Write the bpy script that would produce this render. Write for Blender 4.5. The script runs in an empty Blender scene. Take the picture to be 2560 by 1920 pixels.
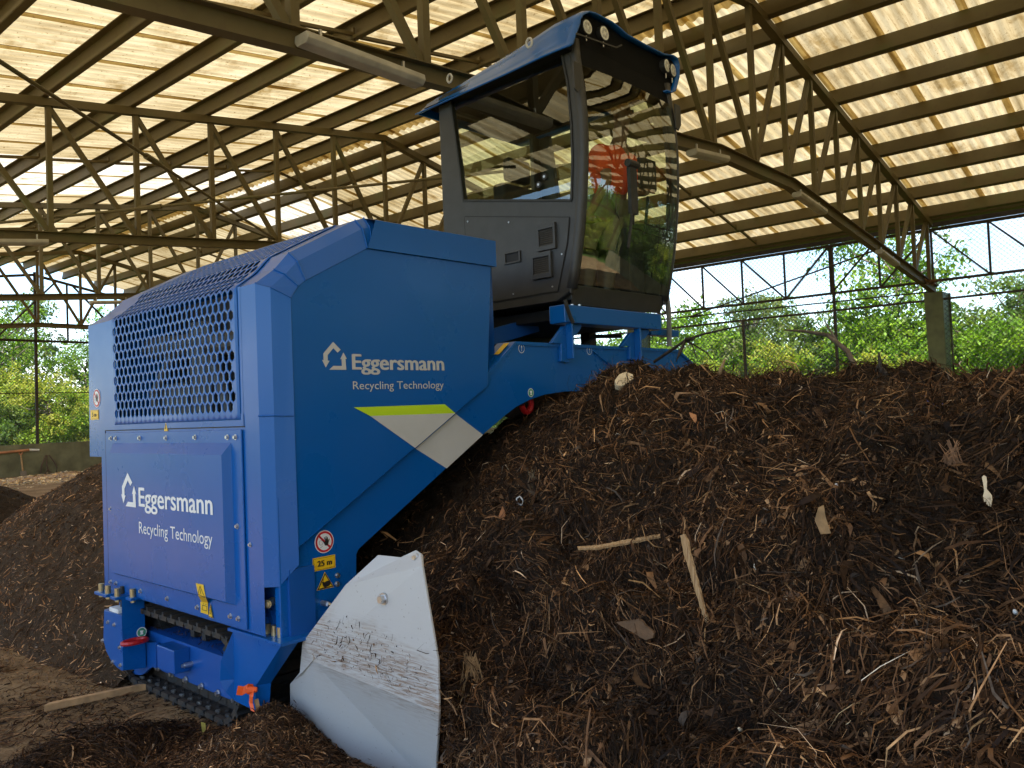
import bpy, bmesh, math, random
import numpy as np
from mathutils import Vector, Matrix
from mathutils.geometry import tessellate_polygon

random.seed(7)
RNG = np.random.default_rng(7)
SC = bpy.context.scene
COL = SC.collection
R = math.radians

# ------------------------------------------------------------------ camera
FPX = 2057.0                      # focal length in pixels of a 2560 px wide picture
YAW, PITCH, ROLL = R(47.16), R(1.776), R(-2.286)
CAM = Vector((0, 0, 1.7))
_f = Vector((math.sin(YAW) * math.cos(PITCH), math.cos(YAW) * math.cos(PITCH), math.sin(PITCH)))
_r0 = Vector((math.cos(YAW), -math.sin(YAW), 0))
_u0 = _r0.cross(_f)
_r = _r0 * math.cos(ROLL) + _u0 * math.sin(ROLL)
_u = -_r0 * math.sin(ROLL) + _u0 * math.cos(ROLL)
cam_d = bpy.data.cameras.new("camera")
cam_d.sensor_width = 36
cam_d.lens = 36 * FPX / 2560
cam_d.clip_start = 0.05
cam_d.clip_end = 2000
cam = bpy.data.objects.new("camera", cam_d)
COL.objects.link(cam)
m = Matrix((_r, _u, -_f)).transposed().to_4x4()
m.translation = CAM
cam.matrix_world = m
SC.camera = cam

# ------------------------------------------------------------------ light and sky
SUN_TO = Vector((-0.42, -0.34, 0.84)).normalized()
SUN_EL = math.asin(SUN_TO.z)
sun_d = bpy.data.lights.new("sun", 'SUN')
sun_d.energy = 4.8
sun_d.angle = R(0.5)
sun_d.color = (1.0, 0.95, 0.87)
sun = bpy.data.objects.new("sun", sun_d)
COL.objects.link(sun)
sun.rotation_euler = (-SUN_TO).to_track_quat('-Z', 'Y').to_euler()
sun.location = (-8, -8, 20)

W = bpy.data.worlds.new("World")
SC.world = W
W.use_nodes = True
wt = W.node_tree
wt.nodes.clear()
n_out = wt.nodes.new('ShaderNodeOutputWorld')
n_bg = wt.nodes.new('ShaderNodeBackground')
n_sky = wt.nodes.new('ShaderNodeTexSky')
n_sky.sky_type = 'NISHITA'
n_sky.sun_disc = False
n_sky.sun_elevation = SUN_EL
n_sky.sun_rotation = math.atan2(SUN_TO.x, SUN_TO.y)
n_sky.air_density = 1.1
n_sky.dust_density = 0.2
n_sky.ozone_density = 3.5
n_tc = wt.nodes.new('ShaderNodeTexCoord')
n_map = wt.nodes.new('ShaderNodeMapping')
n_map.inputs['Scale'].default_value = (1.5, 1.5, 3.4)
n_map.inputs['Location'].default_value = (0.35, 0.1, 0.0)
n_no = wt.nodes.new('ShaderNodeTexNoise')
n_no.inputs['Scale'].default_value = 2.1
n_no.inputs['Detail'].default_value = 9
n_no.inputs['Roughness'].default_value = 0.55
n_rp = wt.nodes.new('ShaderNodeValToRGB')
n_rp.color_ramp.elements[0].position = 0.555
n_rp.color_ramp.elements[1].position = 0.655
n_mx = wt.nodes.new('ShaderNodeMixRGB')
n_mx.inputs['Color2'].default_value = (7.2, 7.4, 7.8, 1)
wt.links.new(n_tc.outputs['Generated'], n_map.inputs['Vector'])
wt.links.new(n_map.outputs[0], n_no.inputs['Vector'])
wt.links.new(n_no.outputs['Fac'], n_rp.inputs['Fac'])
wt.links.new(n_rp.outputs['Color'], n_mx.inputs['Fac'])
wt.links.new(n_sky.outputs[0], n_mx.inputs['Color1'])
wt.links.new(n_mx.outputs[0], n_bg.inputs['Color'])
n_bg.inputs['Strength'].default_value = 0.14
wt.links.new(n_bg.outputs[0], n_out.inputs[0])

SC.view_settings.view_transform = 'Standard'
SC.view_settings.look = 'None'
SC.view_settings.exposure = 1.58
SC.view_settings.gamma = 1
SC.render.engine = 'CYCLES'
SC.cycles.max_bounces = 8
SC.cycles.diffuse_bounces = 4
SC.cycles.transparent_max_bounces = 12
SC.cycles.use_denoising = True
SC.cycles.sample_clamp_indirect = 6

# ------------------------------------------------------------------ picture-ray helpers (give real points on real planes)
def ray(x, y):
    return _r * ((x - 1280) / FPX) + _u * ((960 - y) / FPX) + _f
def onX(x, y, X):
    d = ray(x, y); return CAM + d * (X / d.x)
def onY(x, y, Y):
    d = ray(x, y); return CAM + d * (Y / d.y)
def onZ(x, y, Z):
    d = ray(x, y); return CAM + d * ((Z - CAM.z) / d.z)
DL = R(-2.0)                       # the shed stands 2 degrees off the machine's axes
BV = Vector((math.sin(DL), math.cos(DL), 0))
BU = Vector((math.cos(DL), -math.sin(DL), 0))
def bw(u, v, z):
    return BU * u + BV * v + Vector((0, 0, z))
def r2(x, y): return (1000 + x * .36166, 500 + y * .36166)
def r1(x, y): return (1000 + x * .36166, y * .36166)
def r3(x, y): return (200 + x * .36166, 500 + y * .36166)
def r4(x, y): return (200 + x * .36166, 1000 + y * .36166)
def r5(x, y): return (200 + x * .31646, 1400 + y * .31646)

# ------------------------------------------------------------------ mesh helpers
class MB:
    def __init__(s): s.v = []; s.f = []; s.m = []
    def add(s, vs, fs, mi=0):
        o = len(s.v)
        s.v += [tuple(p) for p in vs]
        s.f += [tuple(o + i for i in f) for f in fs]
        s.m += [mi] * len(fs)
        return s
    def box(s, lo, hi, mi=0):
        x0, y0, z0 = lo; x1, y1, z1 = hi
        return s.add([(x0,y0,z0),(x1,y0,z0),(x1,y1,z0),(x0,y1,z0),(x0,y0,z1),(x1,y0,z1),(x1,y1,z1),(x0,y1,z1)],
              [(0,3,2,1),(4,5,6,7),(0,1,5,4),(1,2,6,5),(2,3,7,6),(3,0,4,7)], mi)
    def bar(s, a, b, w, h, up=(0,0,1), mi=0):
        a = Vector(a); b = Vector(b); d = (b - a).normalized()
        up = Vector(up)
        if abs(d.dot(up)) > .98: up = Vector((1,0,0))
        sd = d.cross(up).normalized(); uu = sd.cross(d)
        vs = []
        for p in (a, b):
            for i, j in ((-1,-1),(1,-1),(1,1),(-1,1)): vs.append(p + sd * (i*w/2) + uu * (j*h/2))
        return s.add(vs, [(0,1,2,3),(7,6,5,4),(0,4,5,1),(1,5,6,2),(2,6,7,3),(3,7,4,0)], mi)
    def cyl(s, a, b, r, n=12, r2=None, mi=0, caps=True):
        a = Vector(a); b = Vector(b); d = (b - a).normalized()
        q = Vector((0,0,1)) if abs(d.z) < .9 else Vector((1,0,0))
        e1 = d.cross(q).normalized(); e2 = d.cross(e1)
        r2_ = r if r2 is None else r2
        vs = []
        for p, rr in ((a, r), (b, r2_)):
            for k in range(n):
                t = 2*math.pi*k/n
                vs.append(p + e1*(math.cos(t)*rr) + e2*(math.sin(t)*rr))
        fs = [(k, (k+1)%n, n+(k+1)%n, n+k) for k in range(n)]
        if caps: fs += [tuple(reversed(range(n))), tuple(range(n, 2*n))]
        return s.add(vs, fs, mi)
    def tube(s, pts, r, n=8, mi=0):
        pts = [Vector(p) for p in pts]
        rs = r if isinstance(r, (list, tuple)) else [r]*len(pts)
        vs = []; q = None
        for i, p in enumerate(pts):
            d = (pts[min(i+1, len(pts)-1)] - pts[max(i-1, 0)]).normalized()
            if q is None:
                q = Vector((0,0,1)) if abs(d.z) < .9 else Vector((1,0,0))
            e1 = d.cross(q).normalized(); e2 = d.cross(e1); q = -e2 if False else q
            for k in range(n):
                t = 2*math.pi*k/n
                vs.append(p + e1*(math.cos(t)*rs[i]) + e2*(math.sin(t)*rs[i]))
        fs = []
        for i in range(len(pts)-1):
            for k in range(n):
                fs.append((i*n+k, i*n+(k+1)%n, (i+1)*n+(k+1)%n, (i+1)*n+k))
        fs += [tuple(reversed(range(n))), tuple(range((len(pts)-1)*n, len(pts)*n))]
        return s.add(vs, fs, mi)
    def prism(s, loops, ext, mi=0, side_mi=None):
        """loops: [outer, hole, ...] of 3D points in one plane; ext: extrusion vector"""
        loops = [[Vector(p) for p in L] for L in loops]
        ext = Vector(ext)
        flat = [p for L in loops for p in L]
        tr = tessellate_polygon(loops)
        n = len(flat); o = len(s.v)
        s.v += [tuple(p) for p in flat] + [tuple(p + ext) for p in flat]
        for t in tr:
            s.f.append((o+t[0], o+t[1], o+t[2])); s.m.append(mi)
            s.f.append((o+n+t[2], o+n+t[1], o+n+t[0])); s.m.append(mi)
        k = 0
        for L in loops:
            c = len(L)
            for i in range(c):
                a, b = k+i, k+(i+1)%c
                s.f.append((o+a, o+b, o+n+b, o+n+a)); s.m.append(mi if side_mi is None else side_mi)
            k += c
        return s
    def build(s, name, mats, parent=None, smooth=False, bevel=0, fix=True):
        me = bpy.data.meshes.new(name)
        me.from_pydata(s.v, [], s.f)
        if not isinstance(mats, (list, tuple)): mats = [mats]
        for k in mats: me.materials.append(k)
        me.polygons.foreach_set('material_index', s.m)
        if fix:
            bm = bmesh.new(); bm.from_mesh(me)
            if bevel: bmesh.ops.remove_doubles(bm, verts=bm.verts, dist=1e-5)
            bmesh.ops.recalc_face_normals(bm, faces=bm.faces); bm.to_mesh(me); bm.free()
        if smooth: me.polygons.foreach_set('use_smooth', [True]*len(me.polygons))
        o = link(name, me, parent)
        if bevel:
            b = o.modifiers.new("bevel", 'BEVEL'); b.width = bevel; b.segments = 2; b.limit_method = 'ANGLE'; b.angle_limit = R(28)
            b.harden_normals = False
        return o
def link(name, me, parent=None):
    o = bpy.data.objects.new(name, me)
    COL.objects.link(o)
    if parent is not None:
        o.parent = parent
        if parent.type == 'EMPTY': o.location = -parent.location
        else:
            q = parent; off = Vector(parent.location)
            while q.parent is not None: q = q.parent; off = off + Vector(q.location)
            o.location = -off
    return o
def arr_mesh(name, v, f, mats, parent=None, col=None, smooth=False, mi=None):
    """v (n,3), f (k,3|4) numpy"""
    me = bpy.data.meshes.new(name)
    v = np.asarray(v, np.float32); f = np.asarray(f, np.int32)
    k = f.shape[1]
    me.vertices.add(len(v)); me.vertices.foreach_set('co', v.ravel())
    me.loops.add(f.size); me.loops.foreach_set('vertex_index', f.ravel())
    me.polygons.add(len(f)); me.polygons.foreach_set('loop_start', np.arange(0, f.size, k, dtype=np.int32))
    me.update(calc_edges=True)
    if not isinstance(mats, (list, tuple)): mats = [mats]
    for q in mats: me.materials.append(q)
    if mi is not None: me.polygons.foreach_set('material_index', np.asarray(mi, np.int32))
    if smooth: me.polygons.foreach_set('use_smooth', np.ones(len(f), bool))
    if col is not None:
        a = me.color_attributes.new('tint', 'FLOAT_COLOR', 'POINT')
        c = np.ones((len(v), 4), np.float32); c[:, :3] = col
        a.data.foreach_set('color', c.ravel())
    me.validate()
    return link(name, me, parent)
def thing(name, label, cat, loc=(0,0,0), group=None, kind=None):
    o = bpy.data.objects.new(name, None); COL.objects.link(o)
    o.empty_display_size = .2; o.location = loc
    return tag(o, label, cat, group, kind)
def tag(o, label=None, cat=None, group=None, kind=None):
    if label: o['label'] = label
    if cat: o['category'] = cat
    if group: o['group'] = group
    if kind: o['kind'] = kind
    return o

# ------------------------------------------------------------------ value noise (numpy)
def _h(ix, iy, iz, seed):
    n = (ix * 374761393 + iy * 668265263 + iz * 2147483647 + seed * 974634777) & 0xffffffff
    n = ((n ^ (n >> 13)) * 1274126177) & 0xffffffff
    n = ((n ^ (n >> 16)) * 2246822519) & 0xffffffff
    return ((n ^ (n >> 15)) & 0xffffff) / float(0xffffff)
def vnoise(p, seed=0):
    p = np.asarray(p, float); i = np.floor(p).astype(np.int64); f = p - i
    f = f*f*(3-2*f); r = 0
    for dx in (0,1):
        for dy in (0,1):
            for dz in (0,1):
                w = (f[...,0] if dx else 1-f[...,0])*(f[...,1] if dy else 1-f[...,1])*(f[...,2] if dz else 1-f[...,2])
                r = r + w*_h(i[...,0]+dx, i[...,1]+dy, i[...,2]+dz, seed)
    return r*2-1
def fbm(p, oct=4, seed=0, gain=.5):
    a = 1; s = 0; p = np.asarray(p, float)
    for k in range(oct): s = s + a*vnoise(p*(2**k)+k*17.3, seed+k); a *= gain
    return s

# ------------------------------------------------------------------ materials
def nt(name):
    k = bpy.data.materials.new(name); k.use_nodes = True
    t = k.node_tree; b = t.nodes['Principled BSDF']
    return k, t, b
def noise(t, scale, detail=5, rough=.55, vec=None, dist=0.0):
    n = t.nodes.new('ShaderNodeTexNoise')
    n.inputs['Scale'].default_value = scale; n.inputs['Detail'].default_value = detail
    n.inputs['Roughness'].default_value = rough; n.inputs['Distortion'].default_value = dist
    if vec is None:
        c = t.nodes.new('ShaderNodeTexCoord'); vec = c.outputs['Object']
    t.links.new(vec, n.inputs['Vector'])
    return n.outputs['Fac']
def ramp(t, fac, stops):
    r = t.nodes.new('ShaderNodeValToRGB')
    e = r.color_ramp.elements
    while len(e) < len(stops): e.new(.5)
    for k, (p, c) in enumerate(stops):
        e[k].position = p; e[k].color = (*c, 1) if len(c) == 3 else c
    t.links.new(fac, r.inputs['Fac'])
    return r.outputs['Color']
def mixc(t, fac, a, b, mode='MIX'):
    n = t.nodes.new('ShaderNodeMixRGB'); n.blend_type = mode
    for s, v in ((n.inputs['Fac'], fac), (n.inputs['Color1'], a), (n.inputs['Color2'], b)):
        if isinstance(v, (int, float)): s.default_value = v
        elif isinstance(v, tuple): s.default_value = (*v, 1) if len(v) == 3 else v
        else: t.links.new(v, s)
    return n.outputs['Color']
def bump(t, b, h, strength=.3, dist=.01):
    n = t.nodes.new('ShaderNodeBump'); n.inputs['Strength'].default_value = strength; n.inputs['Distance'].default_value = dist
    t.links.new(h, n.inputs['Height']); t.links.new(n.outputs[0], b.inputs['Normal'])
def plain(name, c, rough=.5, metal=0, coat=0, var=.25, vs=6, bmp=0, spec=.5):
    k, t, b = nt(name)
    f = noise(t, vs, 6)
    col = ramp(t, f, [(.3, tuple(x*(1-var) for x in c)), (.7, tuple(min(1, x*(1+var)) for x in c))])
    t.links.new(col, b.inputs['Base Color'])
    b.inputs['Roughness'].default_value = rough; b.inputs['Metallic'].default_value = metal
    b.inputs['Coat Weight'].default_value = coat
    b.inputs['Specular IOR Level'].default_value = spec
    if bmp: bump(t, b, noise(t, vs*12, 4), bmp, .004)
    return k
M = {}
def paint(name, c, rough, dust=.35, coat=.4):
    """machine paint: gentle orange peel, fingerprints, dry dust lying in clouds"""
    k, t, b = nt(name)
    big = noise(t, 1.7, 7, .6)
    col = mixc(t, ramp(t, big, [(.35, (0,0,0)), (.75, (dust,)*3)]), c, tuple(x*.8+.035 for x in c))
    sc = noise(t, 38, 3, .7, dist=2.0)
    col = mixc(t, ramp(t, sc, [(.69, (0,0,0)), (.74, (.5,.5,.5))]), col, tuple(x*.55+.004 for x in c))
    t.links.new(col, b.inputs['Base Color'])
    t.links.new(ramp(t, big, [(.3, (rough,)*3), (.8, (rough+.22,)*3)]), b.inputs['Roughness'])
    b.inputs['Coat Weight'].default_value = coat; b.inputs['Coat Roughness'].default_value = .12; b.inputs['Specular IOR Level'].default_value = .32
    bump(t, b, noise(t, 2.2, 2), .12, .02)
    return k
M['blue'] = paint('blue_paint', (.001, .088, .335), .22, .10, .18)
M['bluelow'] = paint('blue_paint_dusty', (.003, .074, .31), .38, .35, .2)
M['black'] = plain('black_textured_paint', (.030, .029, .028), .48, 0, 0, .18, 9, .12)
M['visor'] = plain('visor_black', (.006,.006,.006), .7, 0, 0, .2, 9, 0, .08)
M['blackrubber'] = plain('black_rubber', (.016, .016, .016), .6, 0, 0, .4, 14, .3)
M['dark'] = plain('dark_interior', (.006, .006, .007), .7)  # near-black; also stands in for shade under the arch and hood
M['steel'] = plain('zinc_steel', (.55, .55, .55), .3, .9, 0, .15, 20)
M['brass'] = plain('yellow_zinc', (.42, .36, .22), .35, .8, 0, .15, 20)
M['grey'] = plain('decal_grey', (.50, .49, .47), .45, 0, 0, .05, 4)
M['white'] = plain('decal_white', (.74, .74, .72), .45, 0, 0, .04, 4)
M['lime'] = plain('decal_lime', (.48, .68, .01), .45, 0, 0, .04, 4)
M['yellow'] = plain('sticker_yellow', (.78, .47, .015), .4, 0, 0, .06, 6)
M['ink'] = plain('sticker_black', (.015, .013, .012), .5)
M['red'] = plain('sign_red', (.50, .012, .02), .4)
M['redpaint'] = plain('red_enamel', (.42, .012, .015), .35)
M['green'] = plain('sticker_green', (.05, .26, .16), .5)
M['orange'] = plain('ribbon_orange', (.85, .10, .01), .6)
M['pad'] = plain('white_pad', (.72, .72, .70), .5)
M['engine'] = plain('engine_grey', (.07, .07, .07), .5, .4, 0, .5, 10)
M['greysteel'] = plain('grey_hose', (.22, .22, .21), .5)
M['lens'] = plain('lamp_lens', (.80, .79, .72), .25)  # pale diffuse colour stands in for the whitish reflection on the lenses

def blade_mat():
    k, t, b = nt('white_blade_paint')
    c = t.nodes.new('ShaderNodeTexCoord')
    mp = t.nodes.new('ShaderNodeMapping'); mp.inputs['Rotation'].default_value = (R(-7), 0, 0)
    mp.inputs['Scale'].default_value = (1, 4.0, 55)
    t.links.new(c.outputs['Object'], mp.inputs['Vector'])
    streak = noise(t, 2.2, 7, .7, mp.outputs[0], .6)
    # smear band: object z between .35 and .75
    sp = t.nodes.new('ShaderNodeSeparateXYZ'); t.links.new(c.outputs['Object'], sp.inputs[0])
    ad = t.nodes.new('ShaderNodeMath'); ad.operation = 'MULTIPLY_ADD'; ad.inputs[1].default_value = -.10
    t.links.new(sp.outputs['Y'], ad.inputs[0]); t.links.new(sp.outputs['Z'], ad.inputs[2])
    wob = noise(t, 5, 4)
    ad2 = t.nodes.new('ShaderNodeMath'); ad2.operation = 'MULTIPLY_ADD'; ad2.inputs[1].default_value = .25
    t.links.new(wob, ad2.inputs[0]); t.links.new(ad.outputs[0], ad2.inputs[2])
    band = ramp(t, ad2.outputs[0], [(.0, (0,0,0)), (.5, (0,0,0))])
    rn = band.node.color_ramp
    mr = t.nodes.new('ShaderNodeMapRange'); mr.inputs['From Min'].default_value = 0; mr.inputs['From Max'].default_value = .75
    t.links.new(ad2.outputs[0], mr.inputs['Value'])
    band = ramp(t, mr.outputs[0], [(.0, (.03,)*3), (.24, (.10,)*3), (.37, (.55,)*3), (.43, (1,1,1)), (.60, (.8,)*3), (.74, (.04,)*3), (1, (0,0,0))])
    st = ramp(t, streak, [(.44, (0,0,0)), (.60, (1,1,1))])
    f = mixc(t, 1.0, st, band, 'MULTIPLY')
    col = mixc(t, f, (.46, .455, .445), (.20, .115, .065))
    col = mixc(t, ramp(t, noise(t, 60, 3, .6), [(.68, (0,0,0)), (.72, (.8,.8,.8))]), col, (.12, .08, .055))
    soft = ramp(t, noise(t, 3, 6), [(.35, (0,0,0)), (.8, (.35,.35,.35))])
    col = mixc(t, soft, col, (.42, .39, .35))
    t.links.new(col, b.inputs['Base Color']); b.inputs['Roughness'].default_value = .42
    bump(t, b, noise(t, 40, 3), .05, .003)
    return k
M['blade'] = blade_mat()

def tint_mat(name, rough=.75, transl=0.0, gloss=.3, mult=1.0):
    k, t, b = nt(name)
    a = t.nodes.new('ShaderNodeAttribute'); a.attribute_name = 'tint'
    f = noise(t, 30, 4)
    col = mixc(t, 1.0, a.outputs['Color'], ramp(t, f, [(.3, (.6*mult,)*3), (.7, (1.25*mult,)*3)]), 'MULTIPLY')
    t.links.new(col, b.inputs['Base Color']); b.inputs['Roughness'].default_value = rough
    b.inputs['Specular IOR Level'].default_value = gloss
    if transl:
        tr = t.nodes.new('ShaderNodeBsdfTranslucent'); mx = t.nodes.new('ShaderNodeMixShader'); mx.inputs[0].default_value = transl
        t.links.new(mixc(t, 1.0, col, (1.15, 1.2, .5), 'MULTIPLY'), tr.inputs['Color'])
        t.links.new(b.outputs[0], mx.inputs[1]); t.links.new(tr.outputs[0], mx.inputs[2])
        t.links.new(mx.outputs[0], t.nodes['Material Output'].inputs['Surface'])
    return k
M['fibre'] = tint_mat('compost_fibre', .7, 0, .16)
M['leaf'] = tint_mat('leaf', .5, .5, .25, 1.4)

def soil(name, c0, c1, c2, sc=9):
    k, t, b = nt(name)
    f = noise(t, sc, 9, .68); g = noise(t, sc*7, 6, .7)
    col = ramp(t, f, [(.25, c0), (.5, c1), (.78, c2)])
    col = mixc(t, ramp(t, g, [(.35, (0,0,0)), (.75, (.75,.75,.75))]), col, tuple(x*1.9+.004 for x in c1))
    t.links.new(col, b.inputs['Base Color']); b.inputs['Roughness'].default_value = .9
    b.inputs['Specular IOR Level'].default_value = .2
    bump(t, b, g, .9, .03)
    return k
M['compost'] = soil('compost', (.009,.0055,.003), (.018,.0105,.0055), (.036,.020,.010))
M['compost_red'] = soil('compost_brown', (.018,.010,.005), (.042,.024,.011), (.085,.047,.022))

def ground_mat():
    k, t, b = nt('ground_dirt')
    c = t.nodes.new('ShaderNodeTexCoord'); sp = t.nodes.new('ShaderNodeSeparateXYZ'); t.links.new(c.outputs['Object'], sp.inputs[0])
    f = noise(t, 1.3, 9, .65); g = noise(t, 14, 8, .7)
    dirt = ramp(t, f, [(.3, (.12,.07,.032)), (.52, (.27,.175,.088)), (.75, (.40,.28,.155))])
    dirt = mixc(t, ramp(t, g, [(.45, (0,0,0)), (.7, (.7,.7,.7))]), dirt, (.035,.021,.011))
    grass = ramp(t, noise(t, 3, 8), [(.3, (.03,.06,.012)), (.7, (.10,.15,.03))])
    def rng(sock, lo, hi):
        n = t.nodes.new('ShaderNodeMath'); n.operation = 'GREATER_THAN'; n.inputs[1].default_value = lo
        m2 = t.nodes.new('ShaderNodeMath'); m2.operation = 'LESS_THAN'; m2.inputs[1].default_value = hi
        q = t.nodes.new('ShaderNodeMath'); q.operation = 'MULTIPLY'
        t.links.new(sock, n.inputs[0]); t.links.new(sock, m2.inputs[0]); t.links.new(n.outputs[0], q.inputs[0]); t.links.new(m2.outputs[0], q.inputs[1])
        return q.outputs[0]
    q = t.nodes.new('ShaderNodeMath'); q.operation = 'MULTIPLY'
    t.links.new(rng(sp.outputs['X'], -6, 22), q.inputs[0]); t.links.new(rng(sp.outputs['Y'], -14, 33.6), q.inputs[1])
    t.links.new(mixc(t, q.outputs[0], grass, dirt), b.inputs['Base Color'])
    b.inputs['Roughness'].default_value = .92; b.inputs['Specular IOR Level'].default_value = .2
    bump(t, b, g, .8, .04)
    return k
M['ground'] = ground_mat()

def roof_mat(name, c, tr_c, fac=.82):
    k, t, b = nt(name)
    c_ = t.nodes.new('ShaderNodeTexCoord')
    mp = t.nodes.new('ShaderNodeMapping'); mp.inputs['Scale'].default_value = (.7, 9, 1)
    t.links.new(c_.outputs['Object'], mp.inputs['Vector'])
    st = noise(t, 1.2, 8, .65, mp.outputs[0])
    mot = noise(t, .55, 6, .6)
    spk = noise(t, 22, 3, .6)
    a = ramp(t, st, [(.32, (.62,.55,.43)), (.58, (1.08,1.08,1.08))])
    m2 = ramp(t, mot, [(.3, (.74,.70,.60)), (.65, (1,1,1))])
    s3 = ramp(t, spk, [(.30, (.45,.36,.24)), (.37, (1,1,1))])
    d = mixc(t, 1.0, mixc(t, 1.0, a, m2, 'MULTIPLY'), s3, 'MULTIPLY')
    dv_ = t.nodes.new('ShaderNodeVectorMath'); dv_.operation = 'DOT_PRODUCT'; dv_.inputs[1].default_value = tuple(BV/1.185)
    t.links.new(c_.outputs['Object'], dv_.inputs[0])
    ad_ = t.nodes.new('ShaderNodeMath'); ad_.operation = 'SUBTRACT'; ad_.inputs[1].default_value = 2.67/1.185; t.links.new(dv_.outputs['Value'], ad_.inputs[0])
    fl_ = t.nodes.new('ShaderNodeMath'); fl_.operation = 'FLOOR'; t.links.new(ad_.outputs[0], fl_.inputs[0])
    wn_ = t.nodes.new('ShaderNodeTexWhiteNoise'); wn_.noise_dimensions = '1D'; t.links.new(fl_.outputs[0], wn_.inputs['W'])
    sheet = ramp(t, wn_.outputs['Value'], [(.0, (.80,.76,.68)), (.5, (.97,.95,.92)), (1, (1.06,1.06,1.04))])
    stain = ramp(t, noise(t, .9, 7, .7), [(.34, (.60,.52,.38)), (.46, (1,1,1))])
    d = mixc(t, 1.0, mixc(t, 1.0, d, sheet, 'MULTIPLY'), stain, 'MULTIPLY')
    col = mixc(t, 1.0, d, tr_c, 'MULTIPLY')
    t.links.new(mixc(t, 1.0, d, c, 'MULTIPLY'), b.inputs['Base Color'])
    b.inputs['Roughness'].default_value = .45
    tl = t.nodes.new('ShaderNodeBsdfTranslucent'); t.links.new(col, tl.inputs['Color'])
    mx = t.nodes.new('ShaderNodeMixShader'); mx.inputs[0].default_value = fac
    t.links.new(b.outputs[0], mx.inputs[1]); t.links.new(tl.outputs[0], mx.inputs[2])
    t.links.new(mx.outputs[0], t.nodes['Material Output'].inputs['Surface'])
    return k
M['roof'] = roof_mat('aged_translucent_sheet', (.38,.32,.19), (.36,.295,.175))
M['roofclear'] = roof_mat('clear_translucent_sheet', (.5,.48,.42), (.52,.49,.43), .88)
M['rooflap'] = roof_mat('lapped_sheet', (.32,.25,.12), (.62,.50,.26), .85)

def steel_paint():
    k, t, b = nt('olive_steel')
    f = noise(t, 1.1, 7, .6); g = noise(t, 9, 6, .65)
    col = ramp(t, f, [(.3, (.085,.062,.022)), (.55, (.115,.085,.030)), (.75, (.085,.092,.026))])
    col = mixc(t, ramp(t, g, [(.55, (0,0,0)), (.75, (.6,.6,.6))]), col, (.075,.042,.018))
    t.links.new(col, b.inputs['Base Color']); b.inputs['Roughness'].default_value = .6
    return k
M['olive'] = steel_paint()
M['olivegreen'] = plain('column_green_paint', (.095,.105,.038), .5, 0, 0, .35, 3, .1)
M['rust'] = plain('dark_rusty_steel', (.040,.030,.022), .7, 0, 0, .4, 8)
M['wire'] = plain('fence_wire', (.10,.10,.095), .6, .2)
M['wall'] = plain('mossy_wall', (.15,.145,.085), .85, 0, 0, .45, 1.6, .4)
M['lamp'] = plain('lamp_plastic', (.36,.33,.27), .5, 0, 0, .25, 5)
M['bark'] = plain('bark', (.13,.10,.075), .9, 0, 0, .4, 7, .5)
M['wood'] = plain('pale_timber', (.40,.235,.105), .7, 0, 0, .35, 12, .3)
def split_wood():
    k, t, b = nt('split_wood'); c = t.nodes.new('ShaderNodeTexCoord'); mp = t.nodes.new('ShaderNodeMapping'); mp.inputs['Scale'].default_value = (40, 40, 5)
    t.links.new(c.outputs['Object'], mp.inputs['Vector']); f = noise(t, 3, 6, .7, mp.outputs[0])
    t.links.new(ramp(t, f, [(.3, (.13,.065,.025)), (.5, (.36,.22,.10)), (.72, (.52,.36,.20))]), b.inputs['Base Color']); b.inputs['Roughness'].default_value = .8
    bump(t, b, f, .8, .004); return k
M['splinter'] = split_wood()
M['cream'] = plain('cream_wood', (.66,.52,.33), .6, 0, 0, .15, 20)
M['twig'] = plain('dark_twig', (.03,.02,.013), .8, 0, 0, .4, 20)
M['skin'] = plain('skin', (.22,.11,.07), .55, 0, 0, .1, 10)
M['vest'] = plain('orange_vest', (.95,.09,.015), .8, 0, 0, .12, 12)
M['khaki'] = plain('khaki_cloth', (.21,.185,.12), .85, 0, 0, .2, 12)
M['boot'] = plain('dark_boot', (.012,.016,.014), .4, 0, 0, .2, 9)
M['hair'] = plain('dark_hair', (.012,.009,.007), .7)
M['seatcloth'] = plain('black_seat', (.014,.014,.015), .8)
M['shovelmetal'] = plain('shovel_metal', (.24,.20,.17), .6, .3)
M['poleorange'] = plain('pole_orange', (.40,.17,.08), .6)
M['hose'] = plain('old_hose', (.10,.06,.045), .7)
M['bluecord'] = plain('blue_cord', (.02,.07,.40), .6)

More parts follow.
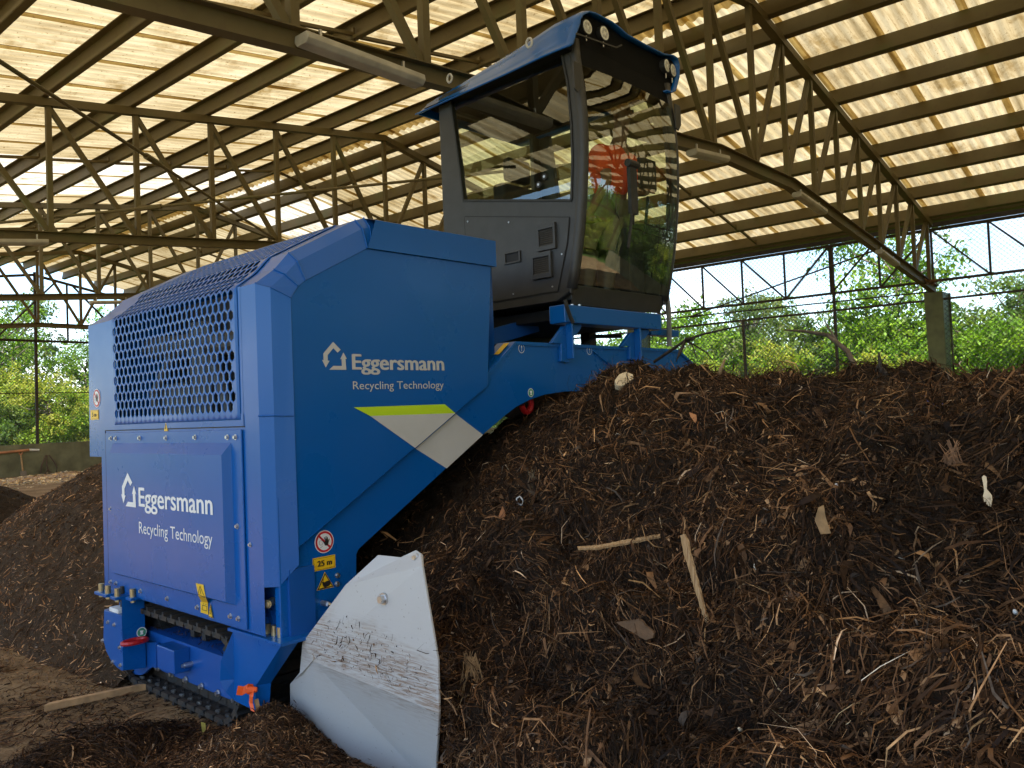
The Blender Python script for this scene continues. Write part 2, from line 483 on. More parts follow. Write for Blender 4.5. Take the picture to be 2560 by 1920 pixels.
def glass(nm, wob, f0):
    k, t, b = nt(nm); t.nodes.remove(b)
    tr = t.nodes.new('ShaderNodeBsdfTransparent'); tr.inputs[0].default_value = (.80, .86, .74, 1)
    gl = t.nodes.new('ShaderNodeBsdfGlossy'); gl.inputs['Roughness'].default_value = .004
    gl.inputs['Color'].default_value = (.92, .95, .9, 1)
    ge = t.nodes.new('ShaderNodeNewGeometry'); dt = t.nodes.new('ShaderNodeVectorMath'); dt.operation = 'DOT_PRODUCT'
    t.links.new(ge.outputs['Normal'], dt.inputs[0]); t.links.new(ge.outputs['Incoming'], dt.inputs[1])
    def mth(op, a, b=None):
        q = t.nodes.new('ShaderNodeMath'); q.operation = op
        for k_, v_ in enumerate((a, b)):
            if v_ is None: continue
            if isinstance(v_, (int, float)): q.inputs[k_].default_value = v_
            else: t.links.new(v_, q.inputs[k_])
        return q.outputs[0]
    fz = mth('ADD', mth('MULTIPLY', mth('POWER', mth('SUBTRACT', 1.0, mth('ABSOLUTE', dt.outputs['Value'])), 4.0), .85), f0)
    mx = t.nodes.new('ShaderNodeMixShader')
    du = t.nodes.new('ShaderNodeBsdfDiffuse'); du.inputs[0].default_value = (.5, .5, .45, 1)
    m2 = t.nodes.new('ShaderNodeMixShader')
    t.links.new(ramp(t, noise(t, 70, 4, .7), [(.66, (0,0,0)), (.74, (.35,.35,.35))]), m2.inputs[0])
    t.links.new(fz, mx.inputs[0]); t.links.new(tr.outputs[0], mx.inputs[1]); t.links.new(gl.outputs[0], mx.inputs[2])
    t.links.new(mx.outputs[0], m2.inputs[1]); t.links.new(du.outputs[0], m2.inputs[2])
    bp = t.nodes.new('ShaderNodeBump'); bp.inputs['Strength'].default_value = wob; bp.inputs['Distance'].default_value = .05
    t.links.new(noise(t, 3.2, 2), bp.inputs['Height']); t.links.new(bp.outputs[0], gl.inputs['Normal'])
    t.links.new(m2.outputs[0], t.nodes['Material Output'].inputs['Surface'])
    return k
M['glass'] = glass('side_glass', .006, .13)
M['screen'] = glass('windscreen_glass', .022, .16)

# ================================================================== THE SETTING
g = MB()
nx = 24
g.add([(-120 + 400*i/nx, -120 + 420*j/nx, 0) for j in range(nx+1) for i in range(nx+1)],
      [(j*(nx+1)+i, j*(nx+1)+i+1, (j+1)*(nx+1)+i+1, (j+1)*(nx+1)+i) for j in range(nx) for i in range(nx)])
tag(g.build('ground', M['ground'], fix=False), 'brown dirt floor of the composting hall', 'ground', kind='structure')

# ------------------------------------------------------------------ shed
UR = 11.42                                    # ridge
RN = [UR + 1.15*i for i in range(9)] + [20.9]  # nodes right of the ridge
LN = [UR - 1.32*i for i in range(1, 11)]       # nodes left
def ztop(u):                                   # underside of the top chord
    return 7.49 - (.203*(u-UR) if u > UR else .1425*(UR-u))
def zbot(u):
    if u > UR:
        return 5.12 - max(0, u-UR-1.15)*.115
    return 5.11 - max(0, UR-1.32-u)*.091
def zroof(u): return ztop(u) + .44
TV = [-10.9, -2.9, 5.0, 13.2, 21.05, 28.85]
GV = 33.0                                      # far gable
V0 = -12.5
shed = thing('open_shed', 'open composting hall with olive steel trusses and yellowed translucent roof sheets', 'shed', bw(UR, 10, 0))
NODES = sorted(LN) + RN
for v in TV:
    b = MB()
    for i in range(len(NODES)-1):
        a, c = NODES[i], NODES[i+1]
        b.bar(bw(a, v, ztop(a)+.06), bw(c, v, ztop(c)+.06), .13, .12)
    # angle lips give the chord its channel look
        b.bar(bw(a, v+.08, ztop(a)+.125), bw(c, v+.08, ztop(c)+.125), .09, .012)
    tr = b.build('truss', M['olive'], shed); b = MB()
    for i in range(len(NODES)-1):
        a, c = NODES[i], NODES[i+1]
        b.bar(bw(a, v, zbot(a)-.075), bw(c, v, zbot(c)-.075), .12, .13)
        b.bar(bw(a, v-.075, zbot(a)-.005), bw(c, v-.075, zbot(c)-.005), .10, .012)
    b.build('bottom_chord', M['olive'], tr)
    for i, u in enumerate(NODES):
        if -1.0 > u or u > 20.7: continue
        w = MB(); w.bar(bw(u, v, zbot(u)-.02), bw(u, v, ztop(u)+.02), .075, .075, up=(1,0,0))
        w.build('web_member', M['olive'], tr)
        j = i+1 if u < UR-.1 else i-1
        if abs(u-UR) < .1: continue
        e = NODES[j]
        w = MB(); s = -.0 ; a = bw(u, v+.02, ztop(u)+.02); c = bw(e, v+.02, zbot(e)-.02)
        w.bar(a, c, .072, .072, up=(1,0,0)); w.build('web_member', M['olive'], tr)
    for u, wd in ((21.15, .42), (-1.75, .42)):
        k = MB(); z1 = zbot(u)-.1
        p = [bw(u-wd/2+.02, v-.16, 0), bw(u+wd/2-.02, v-.16, 0), bw(u+wd/2-.02, v+.16, 0), bw(u-wd/2+.02, v+.16, 0)]
        q = [bw(u-wd/2-.09, v-.2, z1), bw(u+wd/2+.06, v-.2, z1), bw(u+wd/2+.06, v+.2, z1), bw(u-wd/2-.09, v+.2, z1)]
        k.add(p+q, [(0,1,5,4),(1,2,6,5),(2,3,7,6),(3,0,4,7),(4,5,6,7)])
        # flange lip
        k.bar(bw(u+wd/2, v-.215, 0), bw(u+wd/2+.07, v-.215, z1), .05, .03)
        k.build('column', M['olivegreen'], shed, bevel=.01)
# purlins: C channels on every node
for u in sorted(LN) + [UR-.16, UR+.55] + RN[1:]:
    b = MB(); z0 = ztop(u)+.125; sgn = 1 if u > UR else -1
    sl = .203 if u > UR else .1425
    n = Vector((sgn*sl, 0, 1)).normalized()
    nn = BU*n.x + Vector((0,0,n.z)); tt = BU*n.z - Vector((0,0,n.x))
    base = bw(u, 0, z0)
    A = BV*V0; B2 = BV*(GV+.45)
    b.bar(base+A+nn*.14, base+B2+nn*.14, .012, .26, up=nn)
    for q in (.008, .268):
        b.bar(base+A+nn*q+tt*(.055*sgn), base+B2+nn*q+tt*(.055*sgn), .10, .012, up=nn)
    b.bar(base+A+nn*.03+tt*(.105*sgn), base+B2+nn*.03+tt*(.105*sgn), .008, .04, up=nn)
    b.build('purlin', M['olive'], shed)
# spacer bars between the purlins half-way along the bays
for v in (1.05, 9.1, 17.1, 24.9):
    b = MB()
    for i in range(len(NODES)-1):
        a, c = NODES[i], NODES[i+1]
        b.bar(bw(a+.06, v, ztop(a)+.19), bw(c-.08, v, ztop(c)+.19), .06, .045)
        b.bar(bw(c-.08, v, ztop(c)+.10), bw(c-.08, v, ztop(c)+.28), .05, .03, up=(1,0,0))
    b.build('purlin_spacer', M['olive'], shed)
# corrugated translucent sheets
LAP, PIT = 1.185, .1975
def roof_side(sgn, umax):
    vs = np.arange(V0, GV+.6, PIT/6)
    us = np.linspace(0, umax, 9)
    h = .022*np.sin((vs-2.67)/PIT*2*math.pi+math.pi/2)
    P = []
    for u_ in us:
        u = UR + sgn*u_
        z = zroof(u) + h
        P.append(np.stack([u*BU.x + vs*BV.x, u*BU.y + vs*BV.y, z], 1))
    return vs, us, np.array(P)
V_, F_, I_ = [], [], []
off = 0
for sgn, um in ((-1, 13.7), (1, 9.95)):
    vs, us, P = roof_side(sgn, um)
    nu, nv = P.shape[:2]
    V_.append(P.reshape(-1, 3))
    a = np.arange(nu-1)[:, None]*nv + np.arange(nv-1)[None]
    f = np.stack([a, a+1, a+nv+1, a+nv], -1)
    vm = (vs[:-1]+vs[1:])/2
    clr = (vm > 17.9) & (vm < 21.45)
    clr2 = (vm >= 21.45) & (vm < 25.0)
    mi = np.zeros((nu-1, nv-1), int)
    mi[:, clr] = 1
    if sgn < 0:
        mi[2:, clr2] = 1
    else:
        mi[5:, clr] = 0
    F_.append(f.reshape(-1, 4)+off); I_.append(mi.ravel()); off += nu*nv
# laps: a second skin of sheet 14 mm below, along every side lap and the ridge
for sgn, um in ((-1, 13.7), (1, 9.95)):
    k0 = math.floor((V0-2.67)/LAP)
    for k in range(k0, k0+42):
        vc = 2.67 + k*LAP
        if vc < V0+.2 or vc > GV+.4: continue
        q = np.linspace(vc-.06, vc+.06, 6)
        us = np.linspace(0, um, 4)
        P = np.array([[[*(BU*(UR+sgn*u)+BV*v)[:2], zroof(UR+sgn*u)+.022*math.sin((v-2.67)/PIT*2*math.pi+math.pi/2)-.014] for v in q] for u in us])
        V_.append(P.reshape(-1, 3)); nu, nv = 4, 6
        a = np.arange(nu-1)[:, None]*nv + np.arange(nv-1)[None]
        F_.append(np.stack([a, a+1, a+nv+1, a+nv], -1).reshape(-1, 4)+off); I_.append(np.full((nu-1)*(nv-1), 2)); off += nu*nv
vs = np.arange(V0, GV+.5, PIT/6)
for sgn, w0, w1 in ((1, -.02, .46), (-1, .0, .16)):
    P = []
    for u_ in (w0, w1):
        P.append([[*(BU*(UR+sgn*u_)+BV*v)[:2], zroof(UR+sgn*max(u_,0))-.03 + .024*math.sin((v-2.67)/PIT*2*math.pi+math.pi/2)] for v in vs])
    P = np.array(P); V_.append(P.reshape(-1, 3)); nv = len(vs)
    a = np.arange(nv-1)[None]
    F_.append(np.stack([a, a+1, a+nv+1, a+nv], -1).reshape(-1, 4)+off); I_.append(np.full(nv-1, 2)); off += 2*nv
arr_mesh('roof_sheeting', np.concatenate(V_), np.concatenate(F_), [M['roof'], M['roofclear'], M['rooflap']], shed, smooth=True, mi=np.concatenate(I_))
# eave girders along both long sides
for u0, vlo in ((20.95, -12), (-1.75, -12)):
    b = MB(); zt, zl = 5.5, 4.3
    b.bar(bw(u0, V0, zt), bw(u0, GV, zt), .06, .07); b.bar(bw(u0, V0, zl), bw(u0, GV, zl), .05, .06)
    b.bar(bw(u0+.5, V0, 5.72), bw(u0+.5, GV, 5.72), .05, .16)
    if u0 > 0: b.bar(bw(u0, V0, 3.86), bw(u0, GV, 3.86), .045, .05)
    st = [5.0+1.18*i for i in range(-15, 24)]
    for v in st: b.bar(bw(u0, v, zl), bw(u0, v, zt), .045, .045, up=(1,0,0))
    for i in range(len(st)-1):
        ph = (st[i]-5.0)/8.2 % 1
        if ph < .42 or ph > .99: a, c = (st[i], zt), (st[i+1], zl)
        else: a, c = (st[i], zl), (st[i+1], zt)
        b.bar(bw(u0, a[0], a[1]), bw(u0, c[0], c[1]), .04, .04)
    b.build('eave_girder', M['rust'], shed)
# far gable frame
b = MB()
b.bar(bw(-1.8, GV, 4.92), bw(21, GV, 4.92), .06, .07)
for i in range(len(NODES)-1):
    a, c = NODES[i], NODES[i+1]
    b.bar(bw(a, GV, ztop(a)-.12), bw(c, GV, ztop(c)-.12), .07, .09)
for i, u in enumerate(NODES[1:-1:2]):
    b.bar(bw(u, GV, 4.92), bw(u, GV, ztop(u)-.1), .06, .06, up=(1,0,0))
    if i % 2 == 0:
        for du in (1.32, -1.32): b.bar(bw(u, GV, 4.92), bw(u+du*1.6, GV, ztop(u+du*1.6)-.12), .06, .06)
b.build('gable_frame', M['rust'], shed)
for u in (6.4, 11.45, 16.5, 1.4):
    b = MB(); b.bar(bw(u, GV+.05, 1.1), bw(u+(.03), GV+.05, ztop(u)), .09, .09, up=(1,0,0)); b.build('gable_post', M['rust'], shed)
for v in (-5.2, -.2, 7.3, 9.75, 17.1, 25):
    b = MB(); b.bar(bw(20.95, v, 1.0), bw(20.95, v, 5.5 if v in (7.3, 17.1, -5.2) else 3.86), .06, .06, up=(1,0,0)); b.build('fence_post', M['rust'], shed)
# low walls
b = MB(); p0 = bw(-2, GV-.02, 0)
q = [bw(-2, GV-.15, 0), bw(21.2, GV-.15, 0), bw(21.2, GV+.1, 0), bw(-2, GV+.1, 0)]
b.prism([q], (0, 0, 1.14)); b.build('low_wall', M['wall'], shed)
b = MB(); q = [bw(20.85, V0, 0), bw(21.1, V0, 0), bw(21.1, GV-.2, 0), bw(20.85, GV-.2, 0)]
b.prism([q], (0, 0, 1.1)); b.build('low_wall', M['wall'], shed)
# thin bracing rods
for a, c in (((0, 154), (694, 602)), ((0, 557), (1098, 445))):
    b = MB(); A = onZ(*a, 4.9); C = onZ(*c, 5.05)
    d = (C-A).normalized()
    b.cyl(A-d*1.2, C+d*2.5, .022, 8); mid = A.lerp(C, .36); b.cyl(mid-d*.18, mid+d*.18, .04, 8)
    b.build('bracing_rod', M['olive'], shed)
b = MB(); b.cyl(bw(17.2, 5.0, 4.62), bw(20.9, 11.2, 4.15), .02, 8); b.build('bracing_rod', M['rust'], shed)
b = MB(); b.cyl(bw(20.9, 5.0, 4.05), bw(20.9, 13.2, 4.15), .018, 8); b.cyl(bw(20.9, 11, 4.12), bw(20.9, 11.3, 4.12), .035, 8); b.build('bracing_rod', M['rust'], shed)
for z in (3.0, 4.95):
    b = MB(); b.cyl(bw(2, GV-.05, z), bw(20.9, GV-.05, z), .02, 6); b.build('bracing_rod', M['rust'], shed)

# ------------------------------------------------------------------ chain-link fences (thin real wires)
def chainlink(name, label, org, ax, L, z0, z1f, pitch=.115, w=.006):
    vs, fs = [], []
    H = 8
    ax = np.array(ax); up = np.array((0,0,1.)); nrm = np.cross(ax, up)
    org = np.array(org)
    k = 0
    for sg in (1, -1):
        s0 = -H if sg > 0 else 0
        for s in np.arange(-H, L+H, pitch):
            # line: x = s + sg*h ; clip to [0,L] and z in [z0,z1]
            x0, h0 = s, 0.0; zt = z1f
            x1, h1 = s+sg*(zt-z0), zt-z0
            t0, t1 = 0., 1.
            dx = x1-x0
            for lo, q in ((0, 1), (L, -1)):
                a = (x0-lo)*q; c = (x1-lo)*q
                if a < 0 and c < 0: t0 = 2
                elif a < 0: t0 = max(t0, a/(a-c))
                elif c < 0: t1 = min(t1, a/(a-c))
            if t0 >= t1: continue
            A = org + ax*(x0+dx*t0) + up*(z0+h1*t0); B = org + ax*(x0+dx*t1) + up*(z0+h1*t1)
            d = (B-A)/np.linalg.norm(B-A); e = np.cross(d, nrm)
            o2 = len(vs)
            for P in (A, B):
                vs += [P + e*w, P - e*w*.5 + nrm*w*.87, P - e*w*.5 - nrm*w*.87]
            fs += [(o2, o2+1, o2+4, o2+3), (o2+1, o2+2, o2+5, o2+4), (o2+2, o2, o2+3, o2+5)]
    o = arr_mesh(name, vs, fs, M['wire'])
    return tag(o, label, 'fence')
chainlink('chain_link_fence', 'grey chain link mesh under the eave on the side of the tall column', bw(20.97, V0, 0), BV, GV-V0, 1.1, 5.5)
chainlink('chain_link_fence', 'grey chain link mesh filling the gable end above the low mossy wall', bw(-1.8, GV+.04, 0), BU, 22.8, 1.14, 5.55)

# ================================================================== THE MACHINE
XS, YF = 2.20, 3.70                 # side plane and front plane of the engine leg
YB = 6.05                           # rear end of the leg
mach = thing('windrow_turner', 'big blue compost windrow turner on crawler tracks with a black glazed cab on top', 'compost turner', (3.6, 4.8, 0))
EX, EY, EZ = Vector((1,0,0)), Vector((0,1,0)), Vector((0,0,1))
def sx(q, X=XS): return onX(*q, X)
def fy(q, Y=YF): return onY(*q, Y)

# --- hood: profile (x,z) of the front border, outer (at YO) and inner (at YF)
YO = YF + .11
outer = [Vector((XS, YO, .60)), Vector((XS, YO, 2.40))]
for q in ((1340,480), (1440,365), (1900,140), (1960,125)):
    outer.append(fy(r3(*q), YO))
outer.append(fy(r2(640,296), YO)); outer[-1].z = outer[-2].z
inner = [Vector((2.337, YF, .60))] + [fy(r3(*q)) for q in ((1524,640), (1556,556), (1985,332), (2020,338))]
inner.append(fy(r2(640,462)))
inner[0].x = inner[1].x = 2.337
inner[-1].z = inner[-2].z
hood_top = outer[5].z
XR = outer[-1].x
# mid line of the chamfer
def midp(a, b, t, push):
    p = a.lerp(b, t); return p + push
side_mid = [Vector((2.245, YF+.045, .60)), Vector((2.245, YF+.045, 2.40))]

b = MB()
# side sheet (X = XS) with the opening of the grille: Y from 3.81 to YB
GY0, GY1 = 3.99, 5.62        # grille opening
GZ0 = 1.70
prof = [outer[1], outer[2], outer[3], outer[4], outer[5], Vector((XR, YO, hood_top))]
def ext(p, y): return Vector((p.x, y, p.z))
# vertical part
def quad(bm, a, b_, c, d, mi=0): bm.add([a, b_, c, d], [(0,1,2,3)], mi)
Zb = .60
def V3(x, y, z): return Vector((x, y, z))
YL = 5.87                     # lower leg is shorter than the hood overhang
quad(b, V3(XS,YO,Zb), V3(XS,GY0,Zb), V3(XS,GY0,2.40), V3(XS,YO,2.40))
quad(b, V3(XS,GY0,Zb), V3(XS,YL,Zb), V3(XS,YL,GZ0), V3(XS,GY0,GZ0))
quad(b, V3(XS,GY1,GZ0), V3(XS,YL,GZ0), V3(XS,YL,2.40), V3(XS,GY1,2.40))
quad(b, V3(XS,YL,1.49), V3(XS,YB+.03,1.49), V3(XS,YB,2.40), V3(XS,YL,2.40))
# roof facets beyond the grille
for i in range(len(prof)-1):
    p, q = prof[i], prof[i+1]
    lo = i < 3
    if lo:
        quad(b, ext(p,YO), ext(p,GY0), ext(q,GY0), ext(q,YO)); quad(b, ext(p,GY1), ext(p,YB-.05*i), ext(q,YB-.05*(i+1)), ext(q,GY1))
    else:
        quad(b, ext(p,YO), ext(p,YB-.15), ext(q,YB-.15), ext(q,YO))
# rear cap and right end
b.add([V3(XS,YB,1.49)] + [ext(p, YB-.05*min(i,3)) for i, p in enumerate(prof)] + [V3(XR,YB-.15,1.49)], [tuple(range(len(prof)+2))])
b.add([V3(XS,YL,Zb), V3(XR,YL,Zb), V3(XR,YL,1.49), V3(XS,YL,1.49)], [(0,1,2,3)])
b.add([V3(XS,YL,1.49), V3(XR,YL,1.49), V3(XR,YB,1.49), V3(XS,YB,1.49)], [(0,1,2,3)])
b.add([V3(XR,YO+.02,Zb+1.2), V3(XR,YB-.15,Zb+1.2), V3(XR,YB-.15,hood_top), V3(XR,YO+.02,hood_top)], [(0,1,2,3)])
hood = b.build('hood', M['blue'], mach)
# chamfered corner frame (two facets), side and top
b = MB()
mids = []
o_l = [outer[0], outer[1], outer[2], outer[3], outer[4], outer[5], outer[6]]
i_l = [inner[0], inner[1], inner[1].lerp(inner[2], .5), inner[2], inner[3], inner[4], inner[5]]
i_l[1] = V3(2.337, YF, inner[1].z-.03)
bev = []
for o, i in zip(o_l, i_l):
    mpt = o.lerp(i, .34); mpt.y = YF+.042
    bev.append(mpt)
zlow = onY(*r4(1508,1140), YF).z
o_l[0] = V3(XS, YO, onX(*r4(1275,1297), XS).z); bev[0] = V3(2.245, YF+.045, o_l[0].z+.003); i_l[0] = V3(2.337, YF, zlow)
for k in range(len(o_l)-1):
    quad(b, o_l[k], o_l[k+1], bev[k+1], bev[k]); quad(b, bev[k], bev[k+1], i_l[k+1], i_l[k])
b.build('corner_frame', M['blue'], mach, fix=True)
# welds across the corner frame
for P in ([o_l[k] for k in (2,)] , ):
    pass
w = MB()
for k in (1, 2, 3, 4, 5):
    w.tube([o_l[k]+V3(-.002,-.003,.002), bev[k]+V3(-.002,-.004,.002), i_l[k]+V3(0,-.004,.0)], .004, 5)
za = onX(*r4(1255,110), XS).z
w.tube([V3(XS-.003,YO+.0,za), V3(2.243,YF+.040,za), V3(2.335,YF-.003,za-.005)], .005, 5)
w.build('weld_seam', M['blue'], mach)
# front door of the hood
dr = fy(r2(632,470)); db = fy(r2(610,1285)); dl = fy(r4(1508,1020)); 
dr.z = inner[-1].z - .012
door_poly = [V3(2.337, YF, dl.z), V3(2.337, YF, i_l[1].z), i_l[2], i_l[3], i_l[4]+V3(0,0,0), V3(dr.x, YF, i_l[4].z-.002), V3(db.x, YF, db.z)]
b = MB(); b.prism([[p + V3(0, .004, 0) for p in door_poly]], (0, .03, 0))
b.add([V3(2.337,YF+.004,dl.z), V3(2.337,YF+.004,zlow), V3(2.245,YF+.05,o_l[0].z), V3(2.337,YF+.05,dl.z)], [(0,1,2,3)])
door = b.build('front_door', M['blue'], mach, bevel=.004)
# lip of the hood above the door
lip = MB()
lp0 = fy(r3(1990,330), YF-.012); lp1 = fy(r2(667,462), YF-.012); lq1 = fy(r2(655,300), YF+.05); lq0 = outer[5].copy()
lq1.z = hood_top - .004; lp1.z = lp0.z = (lp0.z + lp1.z)/2
lip.add([lp0, lp1, V3(lp1.x, YF-.012, hood_top-.035), V3(bev[5].x, YF-.012, hood_top-.035), V3(outer[5].x, YO, hood_top+.003), V3(lp1.x, YO, hood_top+.003), V3(lp1.x, YO, lp1.z)],
        [(0,1,2,3), (3,2,5,4), (1,6,5,2)])
lip.build('hood_lip', M['blue'], mach)

# --- perforated grille wrapped over the hood edge: a real sheet with hexagonal holes
def prof_at(s):
    """arc length from GZ0 upward over the hood profile -> (x, z)"""
    pts = [V3(XS, 0, GZ0)] + [V3(p.x, 0, p.z) for p in prof[:4]]
    for a, c in zip(pts[:-1], pts[1:]):
        L = (c-a).length
        if s <= L + 1e-6: 
            q = a.lerp(c, s/L); return q.x, q.z
        s -= L
    return pts[-1].x, pts[-1].z
Ltot = sum((c-a).length for a, c in zip([V3(XS,0,GZ0)]+[V3(p.x,0,p.z) for p in prof[:3]], [V3(p.x,0,p.z) for p in prof[:4]]))
hw = .0625; hr = hw*.866
ncol = int((GY1-GY0)/hw); nrow = int(Ltot/hr)
vs, fs = [], []
def gp(y, s):
    y = min(max(y, GY0), GY1); s = min(max(s, 0), Ltot)
    x, z = prof_at(s)
    dent = .012*math.sin((y-GY0)*4.2)*math.sin(s*3.3)
    return (x - .002 - dent*.6 if s < .64 else x - .002, y, z + .003)
for j in range(nrow+1):
    for i in range(ncol+1):
        cy = GY0 + (i + (.5 if j % 2 else 0))*hw; cs = j*hr + hr*.3
        o = len(vs)
        edge = (i == 0 or i >= ncol or j == 0 or j >= nrow)
        Rr = hw/math.sqrt(3); ri = 0 if edge else Rr*.80
        for rr in (Rr, ri):
            for k in range(6):
                t = math.pi/6 + k*math.pi/3 + math.pi/3
                vs.append(gp(cy + rr*math.cos(t)*(1.0 if rr == Rr else .88), cs + rr*math.sin(t)))
        fs += [(o+k, o+(k+1) % 6, o+6+(k+1) % 6, o+6+k) for k in range(6)]
gr = arr_mesh('perforated_grille', vs, fs, M['blue'], mach)
_b = bmesh.new(); _b.from_mesh(gr.data); bmesh.ops.remove_doubles(_b, verts=_b.verts, dist=.0008); bmesh.ops.dissolve_degenerate(_b, edges=_b.edges, dist=.0004); bmesh.ops.recalc_face_normals(_b, faces=_b.faces); _b.to_mesh(gr.data); _b.free()
fb = MB()
for ya_, yb_2 in ((GY0-.03, GY0+.025), (GY1-.03, GY1+.03)):
    for s0, s1 in ((0, .3), (.3, .628), (.628, .70), (.70, Ltot)):
        (xa, za_), (xb, zb_2) = prof_at(s0), prof_at(s1)
        fb.add([V3(xa-.0012, ya_, za_+.0025), V3(xa-.0012, yb_2, za_+.0025), V3(xb-.0012, yb_2, zb_2+.0025), V3(xb-.0012, ya_, zb_2+.0025)], [(0,1,2,3)])
fb.add([V3(XS-.0035, GY0-.03, GZ0-.03), V3(XS-.0035, GY1+.03, GZ0-.03), V3(XS-.0035, GY1+.03, GZ0+.035), V3(XS-.0035, GY0-.03, GZ0+.035)], [(0,1,2,3)])
fb.build('grille_frame', M['blue'], mach, fix=False)
sm = gr.modifiers.new('thick', 'SOLIDIFY'); sm.thickness = .004; sm.offset = 1
# behind the grille: near-black sheets stand in for the unlit interior
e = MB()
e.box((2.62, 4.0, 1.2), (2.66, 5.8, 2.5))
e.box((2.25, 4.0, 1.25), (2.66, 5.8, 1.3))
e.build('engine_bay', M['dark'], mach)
e = MB()
e.cyl((2.42, 4.75, 1.75), (2.42, 4.75, 2.3), .11, 16); e.cyl((2.40, 4.2, 2.15), (2.40, 5.5, 2.2), .075, 14)
e.tube([(2.36,4.35,1.5),(2.34,4.4,1.85),(2.36,4.55,2.05),(2.45,4.7,2.2)], .045, 10); e.tube([(2.36,5.35,1.5),(2.33,5.3,1.9),(2.4,5.1,2.2)], .04, 10)
e.box((2.35, 4.9, 1.4), (2.55, 5.3, 1.95)); e.box((2.38, 4.15, 1.4), (2.55, 4.5, 1.72))
e.build('engine', M['engine'], mach, bevel=.01)

# --- bolted access panel on the side
XP = XS - .014
pan = [sx((270,1081),XP), sx((606,1075),XP), sx((612,1564),XP), sx((259,1461),XP)]
y0, y1 = (pan[1].y+pan[2].y)/2, (pan[0].y+pan[3].y)/2 - .02
zt, zb = 1.652, .612
b = MB(); b.prism([[V3(XP,y0,zb), V3(XP,y1,zb), V3(XP,y1,zt), V3(XP,y0,zt)]], (.012,0,0))
panel = b.build('access_panel', M['blue'], mach, bevel=.004)
ou = [sx(r4(1052,297),XP), sx(r4(1071,1456),XP), sx(r4(240,1172),XP), sx(r4(237,297),XP)]
oy0 = (ou[0].y+ou[1].y)/2; oy1 = (ou[2].y+ou[3].y)/2; oz1 = (ou[0].z+ou[3].z)/2; oz0 = (ou[1].z+ou[2].z)/2
iz1 = sx(r4(700,376),XP-.045).z; iz0 = sx(r4(600,1290),XP-.045).z; iy0 = sx(r4(992,900),XP-.045).y; iy1 = oy1 - .06
b = MB()
A = [V3(XP,oy0,oz0), V3(XP,oy1,oz0), V3(XP,oy1,oz1), V3(XP,oy0,oz1)]
B = [V3(XP-.045,iy0,iz0), V3(XP-.045,iy1,iz0), V3(XP-.045,iy1,iz1), V3(XP-.045,iy0,iz1)]
b.add(A+B, [(0,1,5,4),(1,2,6,5),(2,3,7,6),(3,0,4,7),(4,5,6,7)])
b.build('raised_field', M['blue'], panel)
XT = XP - .045
def bolt_mesh(name, r, mat, square=False):
    q = MB(); q.cyl((0,0,0), (-.004,0,0), r*1.35, 14); q.cyl((-.004,0,0), (-.004-r*.95,0,0), r, 6, r*.9)
    o = q.build(name, mat); me = o.data; bpy.data.objects.remove(o); return me
bm_side = bolt_mesh('bolt', .011, M['steel'])
def put(me, name, p, parent, rot=None, sc=1):
    o = bpy.data.objects.new(name, me); COL.objects.link(o); o.parent = parent
    q = parent; base = Vector((0,0,0))
    while q is not None: base += Vector(q.location); q = q.parent
    o.location = Vector(p) - base
    if rot: o.rotation_euler = rot
    o.scale = (sc, sc, sc)
    return o
for q in ((217,265),(250,265),(415,263),(597,262),(798,258),(1022,257),(1077,257),(217,752),(1090,873),(217,1257),(253,1267),(423,1320),(607,1372),(815,1432),(1043,1493),(1098,1510)):
    put(bm_side, 'bolt', sx(r4(*q), XP), panel)
put(bm_side, 'bolt', sx(r4(1178,1000), XS), hood, sc=.8)
# seam of the panel: slotted line above
s_ = MB(); s_.box((XS-.003, y0-.02, zt+.012), (XS+.001, y1+.03, zt+.018)); s_.box((XS-.003, y1+.024, zb), (XS+.001, y1+.03, zt+.012)); s_.build('panel_gap', M['dark'], mach)

# --- lettering and logo
def text_mesh(s):
    c = bpy.data.curves.new('t', 'FONT'); c.body = s; c.resolution_u = 4
    o = bpy.data.objects.new('t', c); COL.objects.link(o)
    dg = bpy.context.evaluated_depsgraph_get(); dg.update()
    me = bpy.data.meshes.new_from_object(o.evaluated_get(dg))
    bpy.data.objects.remove(o)
    v = np.array([x.co[:2] for x in me.vertices]); f = [tuple(p.vertices) for p in me.polygons]
    bpy.data.meshes.remove(me)
    v -= v.min(0); v /= v.max(0)
    return v, f
def place2d(bm, v, f, o, ex, ez, mi=0):
    """o: lower-left corner, ex / ez: full-width and full-height vectors"""
    bm.add([o + ex*float(p[0]) + ez*float(p[1]) for p in v], f, mi)
def fatten(bm, v, f, o, ex, ez, d, mi=0):
    for dx, dz in ((-d,0),(d,0),(0,d*.6)):
        place2d(bm, v, f, o + ex.normalized()*dx + ez.normalized()*dz + (ex.cross(ez)).normalized()*.0003*(dx > 0) + (ex.cross(ez)).normalized()*.0006*(dz > 0), ex, ez, mi)
LA = [(1752,978),(1802,1032),(1780,1052),(1752,1022),(1712,1072),(1712,1110),(1724,1110),(1697,1157),(1673,1104),(1684,1108),(1684,1060)]
LB = [(1820,1050),(1843,1095),(1833,1095),(1836,1172),(1720,1172),(1748,1145),(1806,1145),(1806,1097),(1797,1097)]
def logo(bm, o, ex, ez, mi=0):
    for P in (LA, LB):
        pts = [((x-1673)/170., (1172-y)/194.) for x, y in P]
        p3 = [o + ex*a + ez*c for a, c in pts]
        bm.add(p3, tessellate_polygon([p3]), mi)
